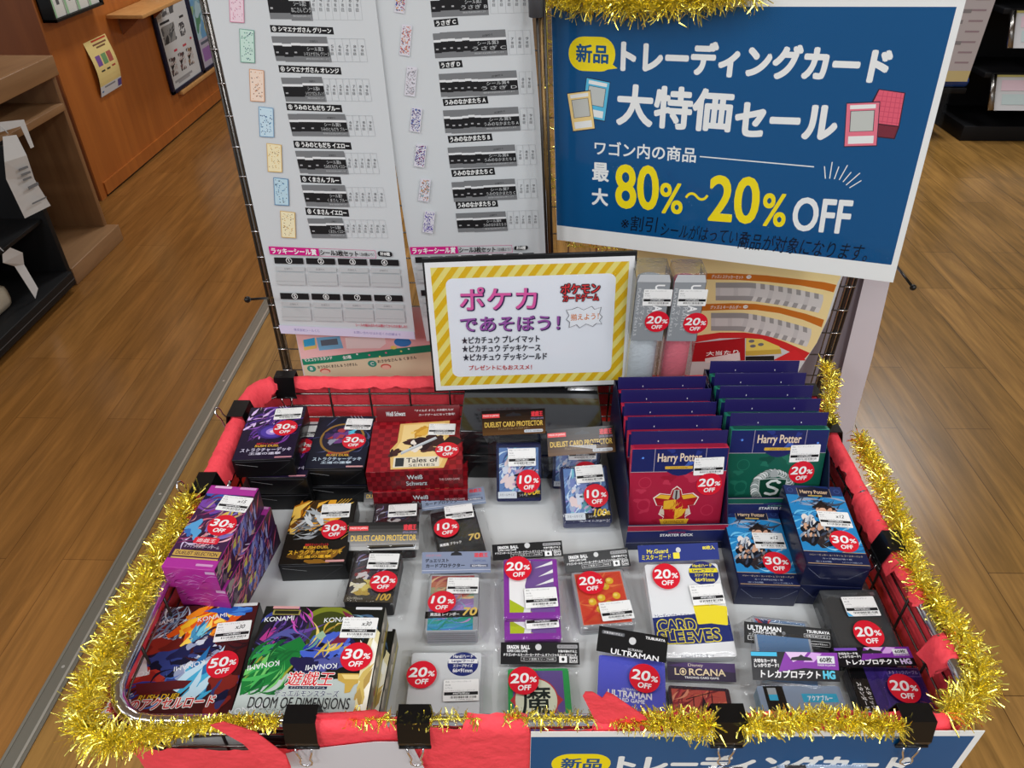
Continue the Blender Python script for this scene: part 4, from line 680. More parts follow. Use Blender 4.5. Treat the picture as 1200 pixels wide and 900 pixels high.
# ------------------------------------------------------------------ starter decks standing in their two counter trays
NAVY = G_((30, 38, 92)); NAVD = G_((34, 28, 84))
def crest_red(g, y, s):
    Y = G_((222, 172, 50)); RD = G_((176, 30, 40)); Wt = G_((226, 216, 206)); DKY = G_((150, 100, 26))
    out = [(0, .62), (.12, .52), (.16, .36), (.45, .40), (.62, .26), (.52, .02), (.36, 0), (.44, -.26), (.3, -.36), (.36, -.56), (0, -.66)]
    pts = [(x*s, y+v*s) for x, v in out]+[(-x*s, y+v*s) for x, v in out[-2:0:-1]]; g.poly(pts, Wt); g.poly([(x*.94, y+(v-y)*.94) for x, v in pts], G_((160, 26, 36)))
    for sx in (-1, 1): g.poly([(sx*.14*s, y+.32*s), (sx*.42*s, y+.36*s), (sx*.56*s, y+.26*s), (sx*.2*s, y+.2*s)], Y); g.poly([(sx*.3*s, y+.16*s), (sx*.5*s, y+.1*s), (sx*.46*s, y+.04*s), (sx*.3*s, y+.05*s)], RD); g.poly([(sx*.36*s, y-.1*s), (sx*.44*s, y-.24*s), (sx*.28*s, y-.3*s), (sx*.3*s, y-.08*s)], G_((206, 190, 170)))
    g.poly([(-.07*s, y+.5*s), (.07*s, y+.5*s), (.1*s, y+.26*s), (0, y+.16*s), (-.1*s, y+.26*s)], G_((170, 166, 160))); g.line((0, y+.48*s), (0, y+.2*s), .05*s, G_((60, 50, 50)))
    sh = [(-.32, .16), (0, .2), (.32, .16), (.32, -.1), (.2, -.32), (0, -.44), (-.2, -.32), (-.32, -.1)]; g.poly([(x*s, y+v*s) for x, v in sh], Y); g.poly([(0, y+.2*s), (.32*s, y+.16*s), (.32*s, y-.1*s), (0, y-.1*s)], RD); g.poly([(-.32*s, y-.1*s), (0, y-.1*s), (0, y-.44*s), (-.2*s, y-.32*s)], RD)
    art(g, (-.28*s, y-.36*s, .28*s, y+.16*s), [('stroke', .5, .5, .36, .42, 16, .22, 60, [(240, 190, 60), (226, 160, 40), (190, 120, 30)])], 3)
    g.poly([(-.4*s, y-.42*s), (.4*s, y-.42*s), (.34*s, y-.6*s), (-.34*s, y-.6*s)], Y); g.text('GRYFFINDOR', 0, y-.51*s, .1*s, DKY, w=.56*s, bold=.03)
def crest_green(g, y, s):
    r = random.Random(5)
    for i in range(34):
        a = R(-60+300*i/33); x, v = .46*math.cos(a)*1.05, .46*math.sin(a)+.02; rr_ = .1+.03*r.random(); g.disc(x*s, y+v*s, rr_*s*1.08, rr_*s*1.08, G_((70, 86, 80)), 0, 12); g.disc(x*s, y+v*s, rr_*s*.96, rr_*s*.96, G_(r.choice([(196, 202, 200), (150, 160, 158), (214, 218, 216)])), 0, 12); g.disc((x+.02)*s, y+(v-.02)*s, rr_*s*.5, rr_*s*.45, G_((120, 132, 128)), 0, 10)
    g.poly([(-.1*s, y+.5*s), (0, y+.62*s), (.1*s, y+.5*s), (.08*s, y+.34*s), (-.08*s, y+.34*s)], G_((160, 166, 166)))
    sh = [(-.36, .26), (0, .3), (.36, .26), (.34, -.1), (.2, -.34), (0, -.44), (-.2, -.34), (-.34, -.1)]; g.poly([(x*s*1.08, y+v*s*1.08) for x, v in sh], G_((180, 188, 186))); g.poly([(x*s, y+v*s) for x, v in sh], G_((16, 60, 46)))
    P = [(.16, .18), (.1, .24), (-.04, .22), (-.14, .14), (-.1, .05), (.06, 0), (.16, -.06), (.12, -.16), (-.02, -.2), (-.16, -.16)]
    for a, b in zip(P, P[1:]): g.line((a[0]*s, y+a[1]*s), (b[0]*s, y+b[1]*s), .075*s, G_((206, 212, 210)))
    for a in P: g.disc(a[0]*s, y+a[1]*s, .037*s, .037*s, G_((206, 212, 210)), 0, 12)
    g.disc(.17*s, y+.18*s, .06*s, .045*s, G_((206, 212, 210)), 0, 12); g.rrect(-.3*s, y-.56*s, .3*s, y-.42*s, .02*s, G_((170, 178, 176))); g.text('SLYTHERIN', 0, y-.49*s, .08*s, G_((40, 60, 54)), w=.46*s, bold=.03)
def deck_geo(w_, l_, t, body, strip, crest, glow):
    g = Geo(); g.box(-w_/2, -l_/2, -t, w_/2, l_/2, 0, strip, .0006)
    g.frame((0, 0, .00012), (1, 0, 0), (0, 1, 0)); y = l_/2-.036
    g.rect(-w_/2+.0006, -l_/2+.0006, w_/2-.0006, l_/2-.0006, body); art(g, (-w_/2, -l_/2, w_/2, y), [('blob', .5, .5, .5, .5, 10, .08, 20, glow)], 8)
    g.rect(-w_/2+.0006, y, w_/2-.0006, l_/2-.0006, NAVY); art(g, (-w_/2, y, w_/2, l_/2), [('blob', .5, .5, .5, .5, 8, .03, 20, [(40, 54, 124), (24, 30, 80), (60, 90, 170)])], 9)
    LN = G_((170, 160, 170))
    for x in (-w_*.26, w_*.27): g.line((x, y), (x, l_/2), .0007, LN)
    g.line((-w_/2, y), (-w_*.12, y), .0008, LN); g.line((w_*.14, y), (w_/2, y), .0008, LN); g.poly([(-w_*.12, y), (-w_*.06, y-.005), (0, y-.007), (w_*.08, y-.005), (w_*.14, y)], NAVY)
    g.text('Harry Potter', 0, l_/2-.016, .0165, G_((214, 186, 156)), w=.060, bold=.02); g.text('Harry Potter', .0003, l_/2-.0162, .0165, G_((224, 204, 180)), w=.060, bold=.008); g.rrect(-.019, l_/2-.032, .019, l_/2-.0275, .001, G_((206, 164, 60))); g.text('CARD GAME', 0, l_/2-.03, .0022, G_((120, 80, 20)), w=.024)
    for x, yy in ((-w_*.38, .055), (w_*.4, .05)): g.disc(x, yy, .0016, .0016, G_((90, 140, 230)), 0, 12)
    for x, yy in ((-.045, .016), (-.045, -.02), (.045, -.03)): g.disc(x, yy, .009, .009, G_(glow[0]), 0, 20); g.disc(x, yy, .0078, .0078, body, 0, 20)
    crest(g, -.022, .052); g.frame(); return g
def decks(key, body, strip, crest, glow, z0, word, cname, spx, lpx, nn, lip_h):
    c, u, v, n, w_, l_, t = pose(key); t = .012; yaw = math.atan2(u.y, u.x); back = Vector((-math.sin(yaw), math.cos(yaw), 0))
    first = None; ords = ['second', 'third', 'fourth', 'rearmost']
    for k in range(5):
        M_ = mat4(c+back*(.0313*k), u, v, n)
        if k == 0:
            first = r0 = thing('starter_deck', '%s and navy card deck at the front of its counter tray, crest showing' % cname, 'card deck', mat=M_, group='%s starter decks' % cname)
            deck_geo(w_, l_, t, body, strip, crest, glow).build('carton', r0)
            g = Geo(); g.box(-w_/2, 0, -t-.0012, w_/2, l_/2+.020, -t, NAVD, .0004)
            for x in (-.029, .031): g.mesh([(x, l_/2+.0201, -t-.0013), (x+.0012, l_/2+.0201, -t-.0013), (x+.0012, l_/2+.004, -t+.0002), (x, l_/2+.004, -t+.0002)], [(0, 1, 2, 3)], G_((190, 190, 200)))
            g.build('hanging_flap', r0)
            g = Geo(); g.frame((0, l_/2+.0003, 0), (1, 0, 0), (0, 0, -1)); g.poly([(-w_*.47, .002), (-w_*.2, .002), (-w_*.17, .0035), (w_*.12, .0035), (w_*.16, .0015), (w_*.47, .0015), (w_*.47, t), (-w_*.47, t)], body); g.frame(); g.build('top_tuck', r0)
            x, y = puv(key, *spx); sticker(r0, x, y, .0004, '20', ang=R(2)); x, y = puv(key, *lpx); price(r0, x, y, .0004, '1320', ang=R(2))
        else:
            r = first.copy(); COL.objects.link(r); r.matrix_world = M_; r['label'] = '%s and navy card deck, %s in its counter tray' % (cname, ords[k-1])
            for ch in list(first.children):
                if ch.name.split('.')[0] in ('discount_sticker', 'price_label'): continue
                q = ch.copy(); COL.objects.link(q); q.parent = r
    # the tray
    o = c+back*(-.0165); o.z = z0; tm = mat4(o, u, back, Vector((0, 0, 1))); tr = thing('counter_tray', 'navy cardboard counter tray holding the %s decks' % cname, 'display tray', mat=tm)
    W = w_/2+.0035; D = .200; g = Geo(); g.box(-W, -.014, 0, W, D-.014, .002, NV); g.box(-W, D-.016, 0, W, D-.014, .15, NV)
    for sx in (-1, 1):
        x0, x1 = (-W, -W+.0015) if sx < 0 else (W-.0015, W); prof = [(-.014, 0), (D-.014, 0), (D-.014, .15), (D-.05, .15), (.02, lip_h+.05), (-.014, lip_h)]
        g.mesh([(x0, a, b) for a, b in prof]+[(x1, a, b) for a, b in prof], [(0, 1, 2, 3, 4, 5), (11, 10, 9, 8, 7, 6)]+[(i, i+6, (i+1) % 6+6, (i+1) % 6) for i in range(6)], NV)
    g.build('tray_body', tr)
    g = Geo(); g.box(-W, -.016, 0, W, -.014, lip_h, NV); g.frame((0, -.0161, 0), (1, 0, 0), (0, 0, 1)); h = lip_h
    g.rect(-W, h-.011, W, h-.0005, body); g.rect(-W, 0, W, h-.011, NAVY); g.rect(-W, 0, W, .014, G_((40, 46, 78))); g.line((-W, h-.011), (W, h-.011), .0007, G_((190, 170, 170))); g.line((-W, .0145), (W, .0145), .0006, G_((150, 150, 170))); g.line((-W, h-.0004), (W, h-.0004), .0008, G_((206, 190, 190)))
    g.poly([(-.02, h-.0112), (-.01, h-.009), (0, h-.008), (.01, h-.009), (.02, h-.0112)], NAVY)
    g.text(word, 0, h-.0150, .0028, G_((190, 60, 80) if 'red' in cname else (120, 180, 150)), w=.024); g.text('STARTER DECK', 0, h-.0200, .0048, WH, w=.046, bold=.06); g.text('1個  990円(税込)', -.035, .008, .003, G_((190, 194, 206)), w=.03); g.text('全4種 各スターターデッキ 40枚入り', .026, .008, .003, G_((190, 194, 206)), w=.056); g.frame(); g.build('front_lip', tr)
decks('deckR', G_((164, 32, 60)), G_((190, 40, 70)), crest_red, [(184, 50, 76), (150, 26, 50)], .7102, 'GRYFFINDOR', 'red', (831, 567), (830.5, 546), 5, .049)
decks('deckG', G_((20, 86, 70)), G_((36, 124, 104)), crest_green, [(34, 106, 86), (14, 70, 58)], .7102, 'SLYTHERIN', 'green', (939, 553), (943, 531), 5, .074)
# ------------------------------------------------------------------ two play mat tubes standing at the back
def mat_tube(key, label, col, spx, lpx):
    c, u, v, n, w_, l_, t = pose(key); root = thing('play_mat_box', label, 'play mat', (c.x, c.y+w_/2, .7102), group='boxed play mats at the back')
    g = Geo(); pts = [(0, 0, .004), (0, 0, .33)]; r = w_*.44
    g.tube([(0, 0, .004), (0, 0, .296)], r, col, 20); g.build('rolled_mat', root)
    g = Geo(); h = w_/2
    g.box(-h, -h, 0, h, h, .318, TUBEF, .002); g.build('clear_box', root)
    g = Geo(); GY = G_((142, 146, 150)); z0 = .205; e = .0006
    for o, a in (((0, -h-e, 0), (1, 0, 0)), ((-h-e, 0, 0), (0, -1, 0)), ((h+e, 0, 0), (0, 1, 0))): g.frame(o, a, (0, 0, 1)); g.rect(-h*.98, z0, h*.98, .306, GY)
    g.frame((0, -h-e-.0001, 0), (1, 0, 0), (0, 0, 1)); L = G_((206, 208, 210))
    g.text('ULTRA PRO', h*.4, .262, .013, WH, w=.075, ang=R(-90), bold=.05); g.text('SERIES PLAYMAT', -h*.05, .258, .007, L, w=.07, ang=R(-90)); g.text('プレイマット', -h*.5, .26, .007, L, w=.06, ang=R(-90)); g.text('PLAYMAT 24x13.5', -h*.8, .254, .004, L, w=.08, ang=R(-90)); g.frame()
    g.build('printed_band', root)
    g = Geo(); g.poly([(-h, 0), (h, 0), (h*.85, .012), (-h*.85, .012)], G_((190, 193, 196))); g.frame(); o = g.build('top_tab', root); o.location = (0, -h-.0008, .304); o.rotation_euler = (R(90), 0, 0)
    for fn, px in ((lambda x, z: sticker(root, 0, 0, 0, '20'), spx), (lambda x, z: price(root, 0, 0, 0, '2750'), lpx)):
        p = ony(px[0], px[1], c.y-.002); o = fn(0, 0); o.rotation_euler = (R(90), 0, 0); o.location = (p.x-c.x, -h-.0016, p.z-.7102)
    return root
mat_tube('tubeL', 'boxed play mat with a white roll, standing beside the yellow striped sign', M((206, 214, 220), .6), (770, 377), (770.5, 349))
mat_tube('tubeR', 'boxed play mat with a pink roll, standing behind the decks', M((226, 120, 134), .6), (815, 379), (811.5, 349))
# ------------------------------------------------------------------ printing on a plane by photo position
def plane(k, o, yaw, tilt=90):
    a, t = R(yaw), R(tilt); u = (math.cos(a), math.sin(a), 0); f = Vector((-math.sin(a), math.cos(a), 0)); PO[k] = (o, u, tuple(f*math.cos(t)+Vector((0, 0, math.sin(t)))), 1, 1, 0)
def pm(k): c, u, v, n, *_ = pose(k); return mat4(c, u, v, n)
def prect(g, k, x0, y0, x1, y1, m, r=0):
    xm, ym = (x0+x1)/2, (y0+y1)/2; u0, u1 = puv(k, x0, ym)[0], puv(k, x1, ym)[0]; v1, v0 = puv(k, xm, y0)[1], puv(k, xm, y1)[1]
    if r: g.rrect(u0, v0, u1, v1, min(r, (u1-u0)*.45, (v1-v0)*.45), m)
    else: g.rect(u0, v0, u1, v1, m)
    return u0, v0, u1, v1
def ptext(g, k, s, a, b, hpx, m, bold=.05, shear=0.0):
    p, q = puv(k, *a), puv(k, *b); c = ((a[0]+b[0])/2, (a[1]+b[1])/2); t, bt = puv(k, c[0], c[1]-hpx/2), puv(k, c[0], c[1]+hpx/2)
    g.text(s, (p[0]+q[0])/2, (p[1]+q[1])/2, abs(t[1]-bt[1]), m, w=math.hypot(q[0]-p[0], q[1]-p[1]), bold=bold, ang=math.atan2(q[1]-p[1], q[0]-p[0]), shear=shear)
def ppoly(g, k, pts, m): g.poly([puv(k, *p) for p in pts], m)
def pline(g, k, a, b, w_, m): g.line(puv(k, *a), puv(k, *b), w_, m)
# ------------------------------------------------------------------ blue sale signs
SB = M((8, 81, 134), .40, 0, .12); YE = P_((244, 222, 24)); SW = P_((236, 238, 236))
def sale_content(g):
    k = 'BLUE'; T_ = lambda *a, **kw: ptext(g, k, *a, **kw)
    c, u, v, n, w_, l_, _ = pose(k); g.rect(-w_/2, -l_/2, w_/2, l_/2, SW)
    q = [puv(k, *p) for p in ((652.5, 261.7), (1044, 313), (1121, 8))]; g.rect(q[0][0], (q[0][1]+q[1][1])/2, (q[1][0]+q[2][0])/2, q[2][1], SB)
    a, b = puv(k, 666.4, 63), puv(k, 721, 66); t, bt = puv(k, 693, 43), puv(k, 693, 83.5)
    g.rrect(a[0], bt[1], b[0], t[1], abs(t[1]-bt[1])*.48, YE); ppoly(g, k, [(713, 72), (723.5, 80), (708, 82)], YE)
    T_('新品', (675.5, 62), (712.5, 64), 21, SB, bold=.045)
    T_('トレーディングカード', (729, 65.5), (1042, 77.5), 38, SW, bold=.075); T_('大特価', (724, 122.5), (857, 131), 47, SW, bold=.052); T_('セール', (863, 140), (980, 144), 38, SW, bold=.075)
    T_('ワゴン内の商品', (697, 173), (815.5, 182), 17, SW, bold=.03); pline(g, k, (820, 183.4), (954, 195.5), .0016, SW)
    T_('最', (694.5, 201), (713, 202.4), 21, SW, bold=.04); T_('大', (694, 230), (712, 231.5), 19, SW, bold=.05)
    T_('80', (722, 218.5), (771, 221), 50, YE, bold=.035); T_('%', (774, 232), (799.6, 233.5), 35, YE, bold=.03); T_('〜', (803, 229.5), (830, 231), 9, YE, bold=.03); T_('20', (832, 232.5), (888.8, 236), 53, YE, bold=.035); T_('%', (894, 245.5), (921, 247.2), 38, YE, bold=.03); T_('OFF', (930, 250.5), (996, 255), 39, SW, bold=.035)
    HK = M((14, 22, 40), .4); T_('※割引', (728, 261), (770, 263.5), 18, HK, bold=.006, shear=.15); T_('シールがはっている', (775, 268), (876, 279), 17, HK, bold=.006, shear=.15); T_('商品が対象になります。', (866, 281.5), (1018, 297), 20, HK, bold=.006, shear=.15)
    z = lambda x, y: (860+x/4.615, 50+y/4.615)
    for a, b in (((490, 668), (495, 735)), ((532, 645), (518, 735)), ((568, 670), (543, 738)), ((615, 662), (570, 742)), ((635, 700), (590, 753)), ((682, 705), (607, 770)), ((690, 745), (625, 785))): pline(g, k, z(*a), z(*b), .0013, SW)
    y = lambda x, y_: (640+x/4.615, 30+y_/4.615); DKL = P_((40, 40, 60))
    def card(f, o, bord, inner, wh):
        ppoly(g, k, [f(*p) for p in o], DKL); cx, cy = sum(p[0] for p in o)/4, sum(p[1] for p in o)/4
        sh = lambda s: [(cx+(p[0]-cx)*s, cy+(p[1]-cy)*s) for p in o]; ppoly(g, k, [f(*p) for p in sh(.955)], bord)
        def q(a0, b0, a1, b1, m):
            tl, tr, br, bl = o; lerp = lambda p, r_, t: (p[0]+(r_[0]-p[0])*t, p[1]+(r_[1]-p[1])*t); P2 = lambda a, b: lerp(lerp(tl, tr, a), lerp(bl, br, a), b); ppoly(g, k, [f(*P2(a, b)) for a, b in ((a0, b0), (a1, b0), (a1, b1), (a0, b1))], m)
        q(.12, .06, .88, .15, wh); q(.14, .19, .86, .66, DKL); q(.16, .20, .84, .65, inner); q(.12, .76, .88, .93, wh)
    card(y, [(218, 278), (348, 304), (318, 520), (190, 494)], P_((90, 190, 226)), P_((196, 200, 196)), SW); card(y, [(112, 365), (240, 348), (266, 560), (145, 575)], P_((240, 210, 140)), P_((196, 198, 192)), SW)
    ppoly(g, k, [z(*p) for p in ((783, 250), (928, 270), (895, 455), (870, 522), (760, 510), (740, 330))], P_((60, 22, 36))); ppoly(g, k, [z(*p) for p in ((787, 255), (922, 274), (890, 450), (745, 432), (750, 330))], P_((226, 96, 118))); ppoly(g, k, [z(*p) for p in ((760, 440), (888, 456), (866, 516), (764, 505))], P_((122, 44, 58)))
    for i in range(5): pline(g, k, z(810+24*i, 262+3*i), z(775+26*i, 430+4*i), .0008, P_((206, 76, 100)))
    for i in range(6): pline(g, k, z(775-5*i, 285+27*i), z(916-5*i, 302+27*i), .0008, P_((206, 76, 100)))
    card(z, [(608, 325), (792, 317), (774, 560), (594, 565)], P_((232, 120, 140)), P_((196, 200, 194)), SW)
root = thing('sale_sign', 'large blue sale sign with white and yellow lettering hung behind the wagon', 'sign', mat=pm('BLUE'))
sg = Geo(); sg.k = 2; sale_content(sg); SIGN_ME = sg.build('printed_sheet', root)
g = Geo(); w_, l_ = PO['BLUE'][3:5]; g.box(-w_/2, -l_/2, -.0012, w_/2, l_/2, -.0002, SW); g.build('backing_paper', root)
g = Geo(); e = .009; g.mesh([(-w_/2-e, -l_/2-e, .0012), (w_/2+e, -l_/2-e, .0012), (w_/2+e, l_/2+e, .0012), (-w_/2-e, l_/2+e, .0012)], [(0, 1, 2, 3)], CLEAR); g.build('laminate', root)
FS = Matrix.Translation((.2408, .3946, .6335)) @ Matrix.Rotation(R(1.2), 4, 'Z') @ Matrix.Rotation(R(90), 4, 'X')
root = thing('sale_sign', 'blue sale sign clipped to the front of the wagon, only its top in view', 'sign', mat=FS)
o = link('printed_sheet', SIGN_ME.data, root); o.scale = (.889, .889, 1)
g = Geo(); g.box(-.2290, -.1618, -.0010, .2290, .1618, -.0002, SW); g.build('backing_paper', root)
# ------------------------------------------------------------------ small yellow striped sign
root = thing('card_stand_sign', 'small yellow striped sign standing on the black boxes', 'sign', mat=pm('POP')); k = 'POP'
w_, l_ = PO['POP'][3:5]
g = Geo(); g.box(-w_/2-.003, -l_/2-.003, -.006, w_/2+.003, l_/2+.007, -.0012, BLACK, .001); g.box(-.06, -l_/2-.002, -.040, .06, -l_/2+.002, -.004, BLACK); g.build('backing_board', root)
g = Geo(); g.k = 0; g.rect(-w_/2, -l_/2, w_/2, l_/2, P_((232, 233, 234)), -.001)
zz = lambda x, y: (490+x/4.444, 290+y/4.444); x0, y0, x1, y1 = -w_/2+.008, -l_/2+.008, w_/2-.008, l_/2-.008
g.rect(x0, y0, x1, y1, P_((226, 214, 120)), -.001); i = -1.0
while i < 1: g.poly([(x0+i, y0), (x0+i+.0105, y0), (x0+i+.0105+.15, y1), (x0+i+.15, y1)], P_((216, 174, 24)), -.001, (x0, y0, x1, y1)); i += .0205
a, b = puv(k, *zz(160, 410)), puv(k, *zz(1018, 400)); t, bt = puv(k, *zz(580, 150)), puv(k, *zz(600, 662)); g.rrect(a[0], bt[1], b[0], t[1], .011, P_((226, 230, 238)), -.001)
PK, DB, YB = P_((216, 92, 160)), P_((50, 36, 80)), P_((40, 40, 52))
for s_, a, b, h in (('ポケカ', (218, 268), (615, 262), 26), ('であそぼう！', (220, 400), (735, 390), 17)):
    a, b = zz(*a), zz(*b); ptext(g, k, s_, (a[0]+.9, a[1]+.7), (b[0]+.9, b[1]+.7), h, DB, bold=.06); ptext(g, k, s_, a, b, h, PK if h > 20 else P_((150, 84, 160)), bold=.025)
for s_, a, b in (('★ピカチュウ プレイマット', (228, 485), (632, 474)), ('★ピカチュウ デッキケース', (230, 528), (637, 520)), ('★ピカチュウ デッキシールド', (235, 573), (670, 565))): ptext(g, k, s_, zz(*a), zz(*b), 8.2, YB, bold=.035)
ptext(g, k, 'プレゼントにもおススメ！', zz(265, 627), zz(592, 622), 5.6, P_((190, 60, 60)), bold=.03)
for s_, a, b, h in (('ポケモン', (745, 217), (945, 210), 11.5), ('カードゲーム', (755, 264), (940, 258), 8.5)): a, b = zz(*a), zz(*b); ptext(g, k, s_, a, b, h, P_((50, 40, 44)), bold=.16); ptext(g, k, s_, a, b, h, P_((216, 56, 60)), bold=.03)
st = [(770, 325), (800, 322), (830, 310), (862, 325), (905, 305), (920, 322), (955, 310), (945, 345), (960, 360), (945, 380), (958, 400), (930, 395), (910, 412), (875, 398), (840, 420), (825, 402), (785, 418), (788, 390), (770, 375), (785, 355)]
ppoly(g, k, [zz(*p) for p in st], YB); cx, cy = 864, 362; ppoly(g, k, [zz(cx+(x-cx)*.965, cy+(y-cy)*.955) for x, y in st], P_((228, 232, 238))); ptext(g, k, '揃えよう！', zz(795, 364), zz(940, 357), 7.5, P_((206, 120, 50)), bold=.03)
g.build('printed_card', root)
g = Geo(); g.mesh([(-w_/2-.002, -l_/2-.002, .0012), (w_/2+.002, -l_/2-.002, .0012), (w_/2+.002, l_/2+.002, .0012), (-w_/2-.002, l_/2+.002, .0012)], [(0, 1, 2, 3)], CLEAR); g.build('clear_cover', root)
# ------------------------------------------------------------------ prize posters
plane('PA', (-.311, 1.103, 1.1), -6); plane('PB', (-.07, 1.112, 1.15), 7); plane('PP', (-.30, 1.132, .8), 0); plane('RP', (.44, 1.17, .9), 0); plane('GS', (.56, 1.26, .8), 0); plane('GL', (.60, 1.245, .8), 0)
GR1, GR2, KB = P_((120, 122, 124)), P_((192, 195, 196)), P_((30, 30, 32)); PW = M((206, 210, 212), .45); MG = P_((206, 30, 130)); GRID = P_((176, 180, 182))
def poster(k, name, label, outline, rows, cat='poster', loc=None):
    root = thing(name, label, cat, mat=pm(k)); o = [puv(k, *p) for p in outline]; g = Geo(); slab(g, o, -.0006, 0, PW); g.k = 12; rows(g); g.build('printed_sheet', root); return root
rnd = random.Random(8)
def swatch(g, k, quad, bg, cols, n=60, tab=True):
    ppoly(g, k, quad, P_(bg)); q = quad
    for _ in range(n):
        a, b = rnd.uniform(.08, .92), rnd.uniform(.06, .94); p = tuple((q[0][i]*(1-a)+q[1][i]*a)*(1-b)+(q[3][i]*(1-a)+q[2][i]*a)*b for i in (0, 1)); u, v = puv(k, *p); s_ = rnd.uniform(.0005, .0010); g.disc(u, v, s_, s_, P_(rnd.choice(cols)), 0, 6)
def pile(g, k, x0, y0, x1, y1, n, sk, t1, t2, slope):
    # overlapping grey stickers: sheared pile, front one readable.  sk = px shift of the lower edge, slope = rise along x
    H = y1-y0
    def Q(a0, b0, a1, b1, m): ppoly(g, k, [(a0+sk*b0, y0+b0*H+slope*(a0-x0)), (a1+sk*b0, y0+b0*H+slope*(a1-x0)), (a1+sk*b1, y0+b1*H+slope*(a1-x0)), (a0+sk*b1, y0+b1*H+slope*(a0-x0))], m)
    for i in range(n+1):
        a = x0+(x1-x0)*.55*i/max(n, 1)*(.9) if n else x0; j = rnd.uniform(-.03, .03); Q(a, 0+j, x1, 1+j, GR1); Q(a, .27+j, x1, .37+j, P_((225, 227, 228))); Q(a, .37+j, x1, .8+j, KB)
        if i < n: Q(a+2, .62+j, a+5, .68+j, P_((170, 170, 172)))
    a = x0+(x1-x0)*(.5 if n else .1); T_ = lambda s_, b, h, c, f0, f1, bo: ptext(g, k, s_, (a+(x1-a)*f0+sk*b, y0+b*H+slope*(a-x0)), (a+(x1-a)*f1+sk*b, y0+b*H+slope*(x1-x0)), h*H, c, bold=bo)
    T_(t1, .48, .17, GR2, .2, .78, .01); T_(t2, .68, .16, GR2, .05, .97, .01); T_('開封後の返品交換はお断りします', .88, .07, GR2, .1, .9, .0); T_('店舗控え', .17, .09, KB, .35, .65, .0)
def cells(g, k, x0, y0, x1, y1, n0, n, sk, slope):
    st = (x1-x0)/n; H = y1-y0
    for i in range(n+1): pline(g, k, (x0+st*i, y0+slope*(st*i)), (x0+st*i+sk, y1+slope*(st*i)), .0004, GRID)
    pline(g, k, (x0, y0), (x1, y0+slope*(x1-x0)), .0004, GRID); pline(g, k, (x0+sk, y1), (x1+sk, y1+slope*(x1-x0)), .0004, GRID)
    for i in range(n):
        cx = x0+st*(i+.5)+sk*.5; cy = (y0+y1)/2+slope*st*i
        for j, ch in enumerate((str(n0+i), '枚', '目')): ptext(g, k, ch, (cx-st*.17, cy+(j-1)*H*.16), (cx+st*.17, cy+(j-1)*H*.16), H*.12, P_((110, 112, 114)), bold=.01)
def head(g, k, a, b, h, s_):
    (x0, y0), (x1, y1) = a, b; ppoly(g, k, [(x0-2, y0-h/2), (x1+2, y1-h/2), (x1+3.5, y1+h/2), (x0-.5, y0+h/2)], KB); ptext(g, k, s_, (x0+1, y0), (x1, y1), h*.68, SW, bold=.05)
def lucky(g, k, f):
    ppoly(g, k, [f(*p) for p in ((315, 288), (373.5, 290.5), (375, 299.5), (317, 297.5))], MG); ptext(g, k, 'ラッキーシール賞', f(318.5, 293), f(371, 295), 6.8, SW, bold=.05)
    for a, b in (((373.5, 290.5), (440, 293)), ((440, 293), (441, 302)), ((441, 302), (375, 299.5))): pline(g, k, f(*a), f(*b), .0006, MG)
    ptext(g, k, 'シール3枚セット', f(376, 295.2), f(420, 297), 6.4, KB, bold=.04); ptext(g, k, '（全8種より）', f(422, 297.2), f(438.5, 298), 4, KB, bold=.01); a = [f(443, 294), f(460, 300)]; prect(g, k, a[0][0], a[0][1], a[1][0], a[1][1], KB, .004); ptext(g, k, '計8種', f(446, 296.5), f(457, 297.2), 4, SW, bold=.04)
    for r_, (xa, ya, xb, yb) in enumerate(((321.5, 304.7, 470.5, 307.5), (328.5, 346.3, 475, 349.3))):
        for c_ in range(4):
            st = (xb-xa)/4; x0, y0 = xa+st*c_+r_*0, ya+(yb-ya)*c_/4; w_ = st*.91
            ppoly(g, k, [f(*p) for p in ((x0, y0-3.8), (x0+w_, y0-3), (x0+w_+1, y0+4.2), (x0+1, y0+3.4))], KB); ptext(g, k, '①②③④⑤⑥⑦⑧'[r_*4+c_], f(x0+w_*.42, y0), f(x0+w_*.62, y0+.2), 6.4, SW, bold=.03)
            for b0, b1 in ((6.5, 12), (13.5, 28)): ppoly(g, k, [f(*p) for p in ((x0+1+b0*.1, y0+b0), (x0+w_+1+b0*.1, y0+b0+.8), (x0+w_+1+b1*.1, y0+b1+.8), (x0+1+b1*.1, y0+b1))], GR2)
            ptext(g, k, '店舗控え', f(x0+w_*.35, y0+9.5), f(x0+w_*.65, y0+9.8), 2.4, GR1, bold=0)
            pline(g, k, f(x0+3, y0+24), f(x0+w_+2, y0+24.8), .0004, GR1)
ID = lambda x, y: (x, y)
